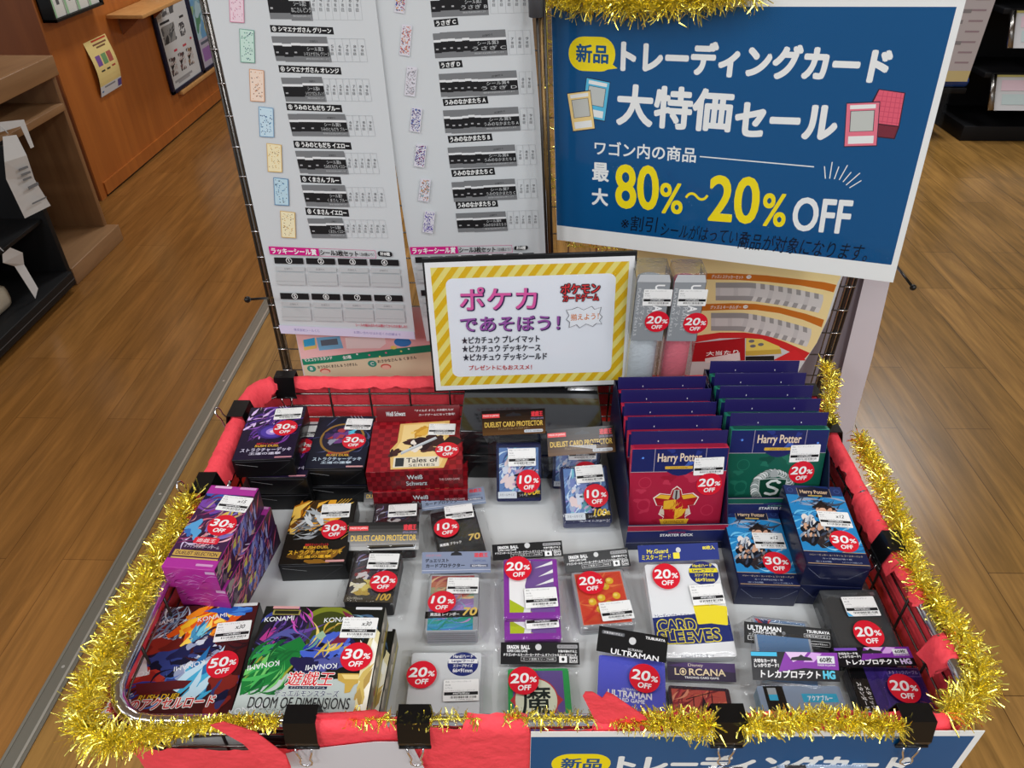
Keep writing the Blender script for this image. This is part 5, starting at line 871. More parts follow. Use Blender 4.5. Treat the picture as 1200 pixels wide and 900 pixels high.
def rows_a(g):
    k = 'PA'
    for (a, b, s_) in (((318, 33.5), (388, 36.2), '③ シマエナガさん グリーン'), ((328, 80.5), (397, 83.2), '④ シマエナガさん オレンジ'), ((337, 125), (398, 127.3), '⑤ うみのともだち ブルー'), ((345.5, 169), (409, 171.2), '⑥ うみのともだち イエロー'), ((353.5, 209.5), (397, 211.5), '⑦ くまさん ブルー'), ((359.5, 247.5), (406, 249.7), '⑧ くまさん イエロー')): head(g, k, a, b, 8.6, s_)
    for a in ((311, -14, 361, 23, 1, 'シール賞2', 'ねこさん ピンク', 361, 421, 3, 7), (318, 43, 383, 72, 3, 'シール賞3', 'シマエナガさん グリーン', 383, 427, 5, 5), (329, 90, 377, 118, 1, 'シール賞4', 'シマエナガさん オレンジ', 378, 432, 3, 7), (337, 133, 404, 159, 3, 'シール賞5', 'うみのともだち ブルー', 405, 436, 6, 4), (346, 177, 403, 203, 3, 'シール賞6', 'うみのともだち イエロー', 404, 441, 5, 5), (353.5, 217, 404, 242, 2, 'シール賞7', 'くまさん ブルー', 405, 449, 4, 6), (360, 255, 401, 278, 1, 'シール賞8', 'くまさん イエロー', 402, 451, 3, 7)):
        pile(g, k, a[0], a[1], a[2], a[3], a[4], 6, a[5], a[6], .01); cells(g, k, a[7], a[1]+2, a[8], a[3], a[9], a[10], 4, .012)
    for x, y, h, bg, cs in ((268, -14, 40, (232, 206, 216), [(206, 120, 150), (190, 150, 170)]), (280.5, 34, 39, (196, 222, 210), [(90, 150, 130), (60, 90, 110)]), (292, 81, 37.5, (236, 214, 196), [(206, 140, 90), (110, 90, 90)]), (303, 125, 35, (196, 220, 232), [(90, 140, 180), (60, 80, 120)]), (312.5, 168, 33, (238, 226, 186), [(214, 170, 80), (150, 120, 80)]), (320.5, 208, 32, (186, 214, 226), [(40, 110, 160), (70, 70, 80)]), (328.5, 247, 31, (238, 228, 190), [(206, 160, 70), (130, 100, 70)])):
        q = [(x+1, y), (x+17, y+2), (x+18, y+h), (x+2.5, y+h-1)]; c_ = tuple(int(v*.8) for v in bg); ppoly(g, k, [(q[0][0]-.7, q[0][1]-.7), (q[1][0]+.7, q[1][1]-.7), (q[2][0]+.7, q[2][1]+.7), (q[3][0]-.7, q[3][1]+.7)], P_(cs[0])); swatch(g, k, q, bg, cs, 46)
    lucky(g, k, ID); ptext(g, k, 'シールの組み合わせは開けてからのお楽しみ！', (417, 380), (477, 382), 3.4, P_((200, 50, 80)), bold=.02)
    ppoly(g, k, [(327, 380.3), (485.5, 388), (487, 397), (330, 390)], P_((214, 208, 232))); ptext(g, k, '株式会社シールくじ', (345, 385.5), (375, 387), 3.2, P_((110, 100, 170)), bold=0); ptext(g, k, 'お問い合わせはお近くの店舗まで', (415, 388.5), (470, 391.5), 3, P_((110, 100, 170)), bold=0)
poster('PA', 'prize_poster', 'white sticker prize poster with coloured swatches, left of the pair', [(243-9, -40), (330, 390.5), (487, 397.5), (440-5, -40)], rows_a)
def rows_b(g):
    k = 'PB'
    for (a, b, s_) in (((510, 27.5), (534, 25), 'うさぎ C'), ((516, 76.5), (539, 74.5), 'うさぎ D'), ((520.5, 120.2), (569, 117), 'うみのなかまたち A'), ((526.5, 163.5), (574, 160.5), 'うみのなかまたち B'), ((530.5, 203.2), (577, 200.5), 'うみのなかまたち C'), ((535.5, 240.7), (580.5, 238), 'うみのなかまたち D')): head(g, k, a, b, 8.4, s_)
    for a in ((503, -13, 570, 18, 3, 'シール賞2', 'うさぎ B', 573, 618, 6, 5), (507, 37, 592, 66, 5, 'シール賞3', 'うさぎ C', 595, 621, 7, 3), (514, 85, 605, 112, 6, 'シール賞4', 'うさぎ D', 608, 623, 8, 2), (519, 127.5, 607, 154, 6, 'シール賞5', 'うみのなかまたち A', 609, 625, 8, 2), (524.5, 171, 603, 195, 5, 'シール賞6', 'うみのなかまたち B', 605, 627, 7, 3), (529, 211, 603, 234, 5, 'シール賞7', 'うみのなかまたち C', 606, 628, 7, 3), (534, 248, 592, 270, 3, 'シール賞8', 'うみのなかまたち D', 594, 630, 5, 5)):
        pile(g, k, a[0], a[1]+2, a[2], a[3]+2, a[4], 3, a[5], a[6], -.045); cells(g, k, a[7], a[1]-1, a[8], a[3]-2, a[9], a[10], 2, -.03)
    MULT = [(190, 60, 80), (60, 90, 160), (110, 70, 130), (220, 160, 90), (90, 110, 120), (150, 90, 100)]
    for x, y, h, cs in ((462, -18, 34, MULT), (468, 28, 38, [(206, 120, 110), (190, 90, 80), (220, 160, 120), (120, 90, 120)]), (474, 77, 36, [(130, 130, 136), (160, 160, 166), (190, 180, 186)]), (480, 125, 30, [(50, 70, 150), (60, 60, 110), (80, 110, 180), (110, 90, 130)]), (485, 168, 28, [(40, 60, 150), (150, 60, 100), (70, 50, 120), (90, 60, 90)]), (490, 208, 28, [(206, 150, 90), (190, 110, 80), (110, 110, 110), (90, 150, 160)]), (495, 246, 27, [(90, 70, 160), (60, 60, 140), (140, 120, 190)])):
        swatch(g, k, [(x+3, y), (x+15, y+1.5), (x+12, y+h), (x, y+h-2)], (214, 212, 220), cs, 130)
    f = lambda x, y: (480+(x-315)*.955, 288.5-(x-315)*.055+(y-288)*.94); lucky(g, k, f)
poster('PB', 'prize_poster', 'white sticker prize poster with rabbit and sea labels, right of the pair', [(425, -40), (478, 285), (500, 400), (650, 372), (645, 292), (619, -40)], rows_b)
def rows_p(g):
    k = 'PP'; ppoly(g, k, [(340, 360), (357, 440), (512, 440), (505, 360)], P_((238, 190, 190))); z = lambda x, y: (310+x/5.622, 280+y/5.622)
    ppoly(g, k, [z(245, 792), z(1150, 690), z(1150, 738), z(255, 832)], P_((30, 136, 104))); ppoly(g, k, [z(255, 832), z(1150, 738), z(1150, 920), z(270, 920)], P_((218, 208, 176)))
    ptext(g, k, 'マスコットスタンド', z(262, 800), z(445, 783), 4, SW, bold=.04); ptext(g, k, '全5種', z(515, 782), z(570, 776), 4, SW, bold=.04); ptext(g, k, 'おうちのくまさん ＆ うさぎさん', z(350, 845), z(610, 825), 3.4, KB, bold=.04); ptext(g, k, 'おさかなさん ＆ くまさん', z(745, 808), z(1000, 780), 3.4, KB, bold=.04)
    for x, y, s_ in ((310, 855, 'B'), (710, 822, 'C')): a = puv(k, *z(x, y)); g.disc(a[0], a[1], .0085, .0075, P_((60, 150, 130)), 0, 20); g.text(s_, a[0], a[1], .007, SW, bold=.04)
    for x, y in ((610, 760), (690, 765), (800, 750), (760, 775), (900, 740), (950, 725)): a = puv(k, *z(x, y)); g.disc(a[0], a[1], .002, .002, P_(rnd.choice([(230, 230, 120), (226, 110, 150), (230, 236, 236)])), 0, 8)
    ppoly(g, k, [z(340, 650), z(495, 640), z(520, 720), z(360, 735)], P_((120, 180, 216))); ppoly(g, k, [z(368, 668), z(478, 655), z(486, 695), z(375, 705)], P_((96, 108, 120))); ppoly(g, k, [z(250, 670), z(335, 655), z(345, 720), z(262, 735)], P_((226, 196, 110))); ppoly(g, k, [z(255, 665), z(330, 650), z(335, 700), z(262, 712)], P_((60, 170, 216))); ppoly(g, k, [z(530, 650), z(790, 640), z(800, 690), z(760, 720), z(540, 722)], P_((240, 226, 224)))
    a = puv(k, *z(910, 680)); g.disc(a[0], a[1], .016, .010, P_((60, 130, 200)), 0, 20); a = puv(k, *z(850, 715)); g.disc(a[0], a[1], .006, .004, P_((236, 214, 110)), 0, 12)
    for x, y in ((400, 870), (800, 840)): a = puv(k, *z(x, y)); g.disc(a[0], a[1], .010, .006, P_((206, 90, 80)), 0, 16); g.disc(a[0], a[1]-.002, .008, .005, P_((236, 190, 170)), 0, 16)
poster('PP', 'mascot_poster', 'pink poster with a green band showing under the white prize posters', [(340, 360), (362, 470), (518, 470), (512, 360)], rows_p)
def rows_r(g):
    k = 'RP'; z = lambda x, y: (820+x/6.428, 290+y/6.428); CR = P_((238, 220, 160)); OR = P_((196, 112, 36))
    ppoly(g, k, [z(-500, 670), z(-500, -170), z(1180, -30), z(1060, 180), z(1060, 230), z(1040, 260), z(950, 560), z(880, 720), z(800, 836), z(500, 700), z(300, 640), z(-60, 670)], CR)
    def band(top, bot, m): ppoly(g, k, [z(*p) for p in top]+[z(*p) for p in reversed(bot)], m)
    band([(-40, 195), (250, 195), (500, 210), (760, 240), (940, 262), (1030, 282)], [(-40, 240), (250, 243), (500, 258), (760, 286), (930, 318), (1008, 338)], OR)
    band([(-40, 428), (250, 420), (420, 425), (600, 450), (800, 500), (937, 545)], [(-40, 480), (250, 468), (420, 470), (600, 495), (780, 545), (918, 602)], OR)
    band([(-60, 670), (150, 640), (330, 640), (500, 660), (650, 715), (830, 795)], [(-60, 720), (150, 685), (330, 682), (480, 700), (620, 760), (790, 838)], P_((206, 44, 46)))
    ptext(g, k, 'グッズ-1 ステッカーセット', z(90, 218), z(328, 224), 4.2, SW, bold=.02); ptext(g, k, 'グッズ-2 キーホルダー', z(80, 450), z(312, 449), 4.2, SW, bold=.02)
    for x, y in ((370, 222), (345, 447)): a = puv(k, *z(x, y)); g.disc(a[0], a[1], .0045, .0036, SW, 0, 20); g.text('全8種', a[0], a[1], .0022, KB)
    for (x0, x1, yt, s_) in ((120, 930, 264, 0), (85, 840, 492, 1)):
        H = 135; f = lambda a: 90*max(0, a-.3)**1.35*(1.3 if s_ else 1.0)/.6
        for i in range(24):
            a0, a1 = i/24, (i+1)/24; X0, X1 = x0+(x1-x0)*a0, x0+(x1-x0)*a1; Y0, Y1 = yt+f(a0), yt+f(a1); dark = a0 < .33 or (i % 2 == 0); sk = -18*(a0 > .25)
            ppoly(g, k, [z(X0, Y0), z(X1, Y1), z(X1, Y1+40), z(X0, Y0+40)], P_((150, 150, 150)) if dark else P_((206, 206, 204))); ppoly(g, k, [z(X0, Y0+40), z(X1, Y1+40), z(X1+sk, Y1+100), z(X0+sk, Y0+100)], P_((206, 206, 205)) if i % 4 else P_((196, 196, 196))); ppoly(g, k, [z(X0+sk, Y0+100), z(X1+sk, Y1+100), z(X1+sk*2, Y1+H), z(X0+sk*2, Y0+H)], P_((156, 156, 156)) if dark else P_((214, 214, 212)))
    ppoly(g, k, [z(-60, 720), z(340, 680), z(340, 850), z(-60, 860)], P_((170, 24, 34))); ppoly(g, k, [z(350, 682), z(470, 690), z(600, 745), z(615, 790), z(400, 815), z(345, 810)], P_((228, 206, 100))); ppoly(g, k, [z(345, 780), z(610, 765), z(615, 800), z(345, 815)], P_((196, 168, 70)))
    for x, y in ((390, 705), (400, 742), (460, 730)): a = puv(k, *z(x, y)); g.disc(a[0], a[1], .0055, .0035, P_((110, 112, 116)), 0, 16)
    ptext(g, k, '大当たり', z(50, 800), z(290, 785), 5, SW, bold=.04); ptext(g, k, 'ラスト', z(170, 835), z(280, 828), 4, P_((200, 40, 50)), bold=.04); ppoly(g, k, [z(40, 835), z(300, 790), z(305, 850), z(40, 870)], P_((226, 216, 214)))
    ppoly(g, k, [z(550, 850), z(720, 765), z(800, 850)], P_((214, 44, 50))); ppoly(g, k, [z(345, 820), z(560, 815), z(560, 850), z(345, 850)], KB)
poster('RP', 'prize_poster', 'round edged yellow and red prize poster behind the green decks', [(742, 262), (1004, 285), (985, 330), (972, 370), (957, 402), (944, 422), (930, 445), (742, 445)], rows_r)
root = thing('plastic_sheet', 'left part of the hanging plastic sheet, its shade painted as darker grey, behind the yellow and red poster', 'sheet', mat=pm('GS')); g = Geo(); slab(g, [puv('GS', *p) for p in ((940, 290), (1030, 290), (1012, 340), (972, 520), (920, 520))], -.001, 0, M((140, 132, 140), .35)); g.build('sheet_panel', root)  # darker grey paints the shade on the folded sheet's left part
root = thing('plastic_sheet', 'pale lilac plastic sheet hanging at the right end of the wire stand', 'sheet', mat=pm('GL')); g = Geo(); slab(g, [puv('GL', *p) for p in ((1022, 290), (1050, 290), (1042, 334), (1022, 420), (1000, 500), (988, 560), (962, 560), (985, 440))], -.001, 0, M((206, 200, 206), .3)); g.build('sheet_panel', root)
# ------------------------------------------------------------------ wire stand the posters hang on
YS = 1.205
root = thing('wire_stand', 'wire mesh display stand carrying the posters behind the wagon', 'display stand', (.05, YS, 0)); X0, X1 = ony(269, 150, YS).x-.05, ony(998, 345, YS).x-.05
g = Geo(); x = X0+.06
while x < X1-.02: g.tube([(x, 0, .35), (x, 0, 1.62)], .0014, WIRE, 5); x += .05
z_ = .36
while z_ < 1.62: g.tube([(X0, -.003, z_), (X1, -.003, z_)], .0014, WIRE, 5); z_ += .05
g.build('wire_mesh', root)
for xs, sgn in ((X0, 1), (X1, -1)):
    g = Geo()
    for i in range(4): g.tube([(xs+sgn*i*.0052, 0, .05), (xs+sgn*i*.0052, 0, 1.63)], .0024, (DWIRE, WIRE, DWIRE, WIRE)[i], 6)
    z_ = .36
    while z_ < 1.62: g.tube([(xs-sgn*.001, -.004, z_), (xs+sgn*.018, -.004, z_)], .0012, CHROME, 5); z_ += .05
    g.build('edge_rods', root)
    g = Geo(); g.tube([(xs, -.13, .012), (xs, .22, .012)], .012, DWIRE, 8); g.tube([(xs, 0, .012), (xs, 0, .07)], .01, DWIRE, 8); g.build('foot', root)
root = thing('hanger_rod', 'dark metal rods with a grey cap between the poster and the blue sign', 'rod', (.03, 1.098, .80)); g = Geo()
for i in range(3): g.tube([(.018+i*.004, 0, .0), (-.0185+i*.005, 0, .56)], .0024, (DWIRE, M((120, 96, 60), .3, .8), DWIRE)[i], 6)
g.build('rods', root); g = Geo(); p = ony(625, 8, 1.098); g.tube([(p.x-.03+.004, 0, p.z-.80-.012), (p.x-.03+.001, 0, p.z-.80+.08)], [.010, .0115], M((88, 90, 94), .4), 12); g.build('cap', root)
for lab, tip, b in (('black display hook sticking out left of the posters', (290, 351), (.0, 0)), ('black display hook sticking out right below the blue sign', (1070, 337), (0, 0))):
    a = ony(*tip, 1.0 if tip[0] < 600 else 1.06); e = ony(332, 348, YS-.004) if tip[0] < 600 else ony(1046, 306, YS-.004)
    root = thing('display_hook', lab, 'hook', e); d = a-e; g = Geo(); g.tube([(0, 0, 0), d*.97], .0022, BLACK, 6); g.build('wire', root); g = Geo(); g.tube([d*.97, d*1.0, d*1.03], [.003, .0055, .003], BLACK, 8); g.build('ball_tip', root)
# ------------------------------------------------------------------ the wagon
WM = Matrix.Translation((.0173, .697, 0)) @ Matrix.Rotation(R(1.2), 4, 'Z'); HW, HD, ZR, TR_ = .4525, .294, .793, .0075
def rim_pts(n=90, inset=0.0, rc=.055):
    out = []; a_, b_ = HW-inset, HD-inset; r = rc
    segs = [((-a_+r, -b_), (a_-r, -b_), (0, -1)), ((a_, -b_+r), (a_, b_-r), (1, 0)), ((a_-r, b_), (-a_+r, b_), (0, 1)), ((-a_, b_-r), (-a_, -b_+r), (-1, 0))]
    cs = [((a_-r, -b_+r), -90), ((a_-r, b_-r), 0), ((-a_+r, b_-r), 90), ((-a_+r, -b_+r), 180)]
    for (p, q, nn), (c, a0) in zip(segs, cs):
        m = max(2, int(n*(abs(q[0]-p[0])+abs(q[1]-p[1])))); out += [((p[0]+(q[0]-p[0])*i/m, p[1]+(q[1]-p[1])*i/m), nn) for i in range(m+1)]
        m2 = max(4, int(n*.09)); out += [((c[0]+r*math.cos(R(a0+90*i/m2)), c[1]+r*math.sin(R(a0+90*i/m2))), (math.cos(R(a0+90*i/m2)), math.sin(R(a0+90*i/m2)))) for i in range(1, m2)]
    return out
wag = thing('bargain_wagon', 'chrome wire bargain wagon wrapped in red paper and filled with card goods', 'wagon', mat=WM)
RP_ = rim_pts(60)
g = Geo(); g.tube([(p[0], p[1], ZR) for p, _ in RP_], TR_, CHROME, 14, True); g.build('rim', wag)
g = Geo()
for z in (.768, .743, .718): g.tube([(p[0], p[1], z) for p, _ in rim_pts(40, .001)], .0017, WIRE, 6, True)
for sx in (-1, 1):
    for i in range(-6, 7): x = i*.067; g.tube([(x, sx*(HD-.003), ZR-.002), (x, sx*(HD-.003), .69)], .0017, DWIRE, 6)
    for i in range(-4, 5): y = i*.067; g.tube([(sx*(HW-.003), y, ZR-.002), (sx*(HW-.003), y, .69)], .0017, DWIRE, 6)
for i in range(-6, 7): g.tube([(i*.067, -HD+.003, .693), (i*.067, HD-.003, .693)], .0017, WIRE, 6)
g.build('wire_basket', wag)
g = Geo(); slab(g, rr(-HW+.004, -HD+.004, HW-.004, HD-.004, .05), .697, .7098, M((206, 209, 209), .3)); g.build('tray_board', wag)
for sx in (-1, 1):
    for sy in (-1, 1):
        g = Geo(); x, y = sx*(HW-.035), sy*(HD-.035); g.tube([(x, y, .06), (x, y, .697)], .012, CHROME, 12); lg = g.build('leg', wag)
        g = Geo(); g.tube([(x-.011, y, .03), (x+.011, y, .03)], .03, M((40, 40, 42), .5), 18); g.box(x-.016, y-.012, .028, x+.016, y+.012, .066, WIRE, .003); g.build('caster', lg)
for z in (.35,):
    g = Geo(); g.tube([(sx*(HW-.035), sy*(HD-.035), z) for sx, sy in ((-1, -1), (1, -1), (1, 1), (-1, 1))], .008, CHROME, 8, True); g.build('brace', wag)
# red paper round it
def cover_e(x, y, nx, ny):
    wx = x+.0173
    j = noise.noise((x*38, y*38, 3.3))*.006+noise.noise((x*110, y*110, 7.1))*.0035
    if ny < -.7:                                     # front
        for x0, x1, e in ((-1, -.243, -.035), (-.243, -.14, .030), (-.14, -.095, .014), (-.095, -.06, .002), (-.06, .005, .018), (.005, .068, .0), (.068, .43, .020), (.43, 1, -.002)):
            if x0 <= wx < x1: return e+j
    if ny > .7: return (.034 if wx < -.1 else .018)+j*.6
    if nx < -.35: return (.044 if y > .05 else (.016 if y > -.02 else -.012))+j*.8
    for y0, y1, e in ((-1, -.255, -.004), (-.255, -.228, .004), (-.228, -.196, .058), (-.196, -.158, .002), (-.158, -.1, .030), (-.1, .03, .046), (.03, .09, .030), (.09, 1, .038)):
        if y0 <= y < y1: return e+j*1.3
    return .02
cov = thing('paper_cover', 'crumpled red paper wrapped round the wagon rim and sides, torn at the front', 'paper', mat=WM)
C_ = rim_pts(260); N = len(C_); NP = 22; vs = []; HC = math.pi*(TR_+.0016)
es = [cover_e(p[0], p[1], *n) for p, n in C_]
for i, ((x, y), (nx, ny)) in enumerate(C_):
    e = es[i]; L0 = .235; tot = L0+max(e, -.16)
    for j in range(NP):
        s_ = tot*(j/(NP-1))**.8; cr = noise.noise((x*22, y*22, s_*26))*.004+noise.noise((x*70, y*70, s_*60))*.0022; fat = .006 if nx < -.5 and y > .02 else 0; r = TR_+.0016+abs(cr)*.45+fat
        if s_ < L0: o, z = TR_+.0022+fat+cr*min(.8, (L0-s_)/.05+.15)*(.12 if ny < -.6 else 1)+(.0004 if ny < -.6 else .0015), ZR-L0+s_
        elif s_ < L0+HC: a = (s_-L0)/HC*PI; o, z = r*math.cos(a), ZR+r*math.sin(a)
        else: d = s_-L0-HC; o, z = -r-.0012-abs(cr)*.6-d*.12, ZR-d
        vs.append((x+nx*o, y+ny*o, z))
g = Geo(); g.mesh(vs, [(i*NP+j, ((i+1) % N)*NP+j, ((i+1) % N)*NP+j+1, i*NP+j+1) for i in range(N) for j in range(NP-1)], RED, True)
Wi = WM.inverted()
def flap(pts, y0, dz=.0):
    q = [Wi @ ony(*p, y0) for p in pts]; g.face([tuple(v) for v in q], RED); g.face([(v.x, v.y+.0007, v.z) for v in reversed(q)], RED)
flap([(683, 816), (686, 811), (694, 811), (706, 818), (711, 811), (718, 814), (756, 840), (759, 844), (710, 852), (696, 842)], .398)
flap([(246, 850), (262, 846), (300, 858), (335, 885), (340, 905), (318, 905), (285, 872)], .374)
flap([(355, 846), (372, 838), (440, 832), (446, 836), (420, 846), (372, 852)], .396)
g.build('red_sheet', cov)
root = thing('paper_sheet', 'blank pale paper sheet under the front left clips of the wagon', 'paper', ony(420, 900, .3862)); g = Geo(); b = root.location
q = [ony(*p, .3862)-b for p in ((335, 883), (350, 879), (440, 869), (481, 869), (500, 905), (512, 990), (350, 990), (341, 897))]; g.frame((0, 0, 0), (1, 0, 0), (0, 0, 1)); slab(g, [(v.x, v.z) for v in q], 0, .0005, M((206, 204, 208), .5)); g.frame(); g.build('sheet', root)
# binder clips gripping the rim
def clip(lab, x, y, ang, up=False, s=1.0):
    root = thing('binder_clip', lab, 'clip', mat=WM @ Matrix.Translation((x, y, ZR)) @ Matrix.Rotation(ang, 4, 'Z') @ Matrix.Scale(s, 4), group='black binder clips on the rim')
    h = .0165; P = [(-.0150, -.0225), (-.0168, -.012), (-.0102, .0150), (.0102, .0150), (.0168, -.012), (.0150, -.0225)]; In = [(a*.93, b-.0008 if b > 0 else b) for a, b in P]
    vs = [(sx*h, -a, b) for sx in (-1, 1) for a, b in P]+[(sx*h, -a, b) for sx in (-1, 1) for a, b in In]; fs = []
    for i in range(5): fs += [(i, i+1, 7+i, 6+i), (12+i, 18+i, 19+i, 13+i), (i, 12+i, 13+i, i+1), (6+i, 7+i, 19+i, 18+i)]
    g = Geo(); g.mesh(vs, fs, CLIPB)
    for a in (-.0150, .0150): g.tube([(-h, a, -.0225), (h, a, -.0225)], .0018, CLIPB, 8)
    g.build('clip_body', root)
    for sg in (-1, 1):
        loop = [(-.0085, 0), (-.0075, .008), (-.0045, .017), (-.0062, .0215), (-.0055, .0255), (0, .0285), (.0055, .0255), (.0062, .0215), (.0045, .017), (.0075, .008), (.0085, 0)]
        if up: pts = [(a, sg*(.0165+b*.45), -.018+b*1.15) for a, b in loop]
        else: pts = [(a, sg*(.0165+b*.12), -.0225-b) for a, b in loop]
        g = Geo(); g.tube(pts, .0012, CHROME, 6); g.build('wire_handle', root)
for lab, px, py, up in (('black binder clip on the front rim below the green silver box', 352, 857, False), ('black binder clip on the front rim below the clear sleeve pack', 485, 855, False), ('black binder clip on the front rim at the left of the blue sign tinsel', 855, 855, False), ('black binder clip on the front rim near the right corner', 1075, 855, False)):
    p = Wi @ onz(px, py, .795); clip(lab, p.x, -HD, 0, up)
for lab, px, py, side, up in (('black binder clip on the back rim at the left', 335, 443, 'b', False), ('black binder clip on the left rim beside the violet boxes', 272, 485, 'l', True), ('black binder clip on the left rim above the tinsel end', 228, 572, 'l', True), ('black binder clip on the right rim behind the tinsel', 1003, 503, 'r', False), ('black binder clip on the right rim halfway along the tinsel', 1050, 638, 'r', False), ('black binder clip on the right rim at the back corner', 958, 436, 'r', False)):
    p = Wi @ onz(px, py, .80); clip(lab, p.x if side == 'b' else (-HW if side == 'l' else HW), HD if side == 'b' else min(p.y, .25), {'b': PI, 'l': -PI/2, 'r': PI/2}[side], up, 1.22 if side == 'l' else 1.0)
# tinsel
def tinsel(lab, path, rad, dens, seed, nm='tinsel_garland'):
    r = random.Random(seed); path = [Vector(p) for p in path]; o = path[0].copy(); g = Geo(); L = 0; seg = []
    for a, b in zip(path, path[1:]): seg.append((a, b, (b-a).length)); L += (b-a).length
    g.tube([p-o for p in path], .0008, GOLD, 5)
    s0 = 0
    for a, b, l in seg:
        t = (b-a)/l
        for _ in range(int(l*dens)):
            q = r.random(); p = a+(b-a)*q; f = (s0+l*q)/L; rr_ = rad(f) if callable(rad) else rad
            d = Vector((r.gauss(0, 1), r.gauss(0, 1), r.gauss(0, 1))); d = d-t*d.dot(t); d = (d.normalized()+t*r.uniform(-.7, .9)).normalized()
            if d.z < -.2: d.z *= .6
            d.normalize(); ln = rr_*r.uniform(.55, 1.12); wv = d.cross(Vector((r.gauss(0, 1), r.gauss(0, 1), r.gauss(0, 1)))).normalized()*.00075; bend = Vector((r.gauss(0, 1), r.gauss(0, 1), r.gauss(0, 1)))*ln*.12
            p0 = p-o; p1 = p0+d*ln*.55+bend; p2 = p0+d*ln+bend*.3; w2 = (wv+d.cross(wv).normalized()*.0004)
            g.mesh([tuple(p0-wv), tuple(p0+wv), tuple(p1-w2), tuple(p1+w2), tuple(p2-wv*.8), tuple(p2+wv*.8)], [(0, 1, 3, 2), (2, 3, 5, 4)], GOLD)
        s0 += l
    root = g.build(nm); root.location = o; tag(root, lab, 'tinsel'); return root
Z_ = lambda pts, z=.802: [onz(x, y, z) for x, y in pts]
tinsel('gold tinsel garland round the front left corner of the wagon', Z_([(226, 582), (207, 618), (184, 660), (158, 705), (136, 745), (114, 790), (98, 828), (100, 856), (128, 868), (172, 862), (215, 853), (260, 847), (325, 846)]), lambda f: .026 if f < .66 else max(.011, .026-.075*(f-.66)), 6800, 1)
tinsel('thin gold tinsel strands along the front rim by the clear pack', Z_([(405, 842), (470, 844), (560, 842)]), .013, 1500, 2)
tinsel('thin gold tinsel strands in front of the green bordered pack', Z_([(590, 840), (640, 842), (700, 842)]), .013, 2200, 3)
tinsel('gold tinsel tuft on the front rim left of the middle clip', Z_([(715, 842), (760, 846), (800, 847), (838, 850)]), lambda f: .012+.011*f, 6500, 4)
tinsel('gold tinsel garland on the front rim between the two right clips', Z_([(868, 852), (920, 846), (970, 843), (1020, 847), (1058, 852)]), .0175, 6800, 5)
tinsel('gold tinsel garland running along the right rim of the wagon', Z_([(1006, 512), (1024, 545), (1042, 585), (1056, 620), (1064, 655), (1082, 688), (1104, 718), (1130, 748), (1148, 780), (1150, 806), (1132, 824), (1108, 836)]), lambda f: .0185+.007*f, 6800, 6)
tinsel('gold tinsel tufts at the back right corner of the wagon', Z_([(966, 425), (975, 445), (970, 470), (972, 500)], .805), .018, 4200, 7)
c, u, v, n, w_, l_, _ = pose('BLUE')
tinsel('gold tinsel garland draped over the top of the blue sale sign', [c+u*a+v*b+n*.012 for a, b in [puv('BLUE', *p) for p in ((640, -6), (680, -2), (730, 3), (780, 3), (830, -4), (890, -16))]], .032, 6800, 8)
tinsel('sparse gold tinsel hanging behind the left edge of the sale sign', [ony(x, y, 1.185) for x, y in ((640, -20), (641, 40), (643, 120), (645, 200), (668, 288), (735, 292))], .012, 700, 9)
# ------------------------------------------------------------------ shop interior
FA = plank('floor_oak_warm', (155, 107, 54), (145, 98, 47), (118, 78, 38), .15, .92, .25, .8); FB = plank('floor_oak_dark', (176, 132, 72), (156, 116, 58), (96, 66, 34), .15, .92, .27, 1.05)
g = Geo(); g.mesh([(-4.5, -1.5, 0), (-1.04, -1.5, 0), (-1.04, 9, 0), (-4.5, 9, 0)], [(0, 1, 2, 3)], FA); g.mesh([(-1.04, -1.5, 0), (6, -1.5, 0), (6, 9, 0), (-1.04, 9, 0)], [(0, 1, 2, 3)], FB); struct('floor', g)
g = Geo(); TM = M((128, 124, 112), .4, .4); g.box(-1.060, -1.5, 0, -1.012, 9, .003, TM); g.box(-1.058, -1.5, .003, -1.052, 9, .0045, M((150, 148, 136), .3, .5)); g.box(-1.026, -1.5, .003, -1.020, 9, .0045, M((190, 186, 174), .3, .5))
for i in range(14): y = .4+i*.55; g.disc(-1.039, y, .004, .004, M((210, 208, 200), .3, .6), .0032, 10)
struct('trim_1', g)
g = Geo(); g.mesh([(-4.5, -1.5, 2.8), (6, -1.5, 2.8), (6, 9, 2.8), (-4.5, 9, 2.8)], [(3, 2, 1, 0)], M((214, 214, 210), .8)); struct('ceiling', g)
WP = M((206, 202, 194), .7)
g = Geo(); g.box(-4.5, 8.9, 0, 6, 9, 2.8, WP); struct('wall_back', g)
g = Geo(); g.box(5.9, -1.5, 0, 6, 8.9, 2.8, WP); struct('wall_right', g)
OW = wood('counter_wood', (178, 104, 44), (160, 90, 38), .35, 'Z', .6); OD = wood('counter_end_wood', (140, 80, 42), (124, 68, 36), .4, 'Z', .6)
g = Geo(); XC, YC = -2.2, 3.615
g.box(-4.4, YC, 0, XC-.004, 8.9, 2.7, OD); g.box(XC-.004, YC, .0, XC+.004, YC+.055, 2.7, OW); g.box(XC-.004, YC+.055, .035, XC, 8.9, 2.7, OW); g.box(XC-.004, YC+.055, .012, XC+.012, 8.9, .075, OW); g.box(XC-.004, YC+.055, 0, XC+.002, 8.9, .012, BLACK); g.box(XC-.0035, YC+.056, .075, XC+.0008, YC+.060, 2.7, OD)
struct('wall_left', g, 'orange wooden counter wall at the back left')
X_ = XC+.006
def onw(px, py): p = onx(px, py, X_); return (p.y, p.z)
def wall_thing(name, lab, cat, y, z): return thing(name, lab, cat, mat=mat4(Vector((X_, y, z)), Vector((0, 1, 0)), Vector((0, 0, 1)), Vector((1, 0, 0))))
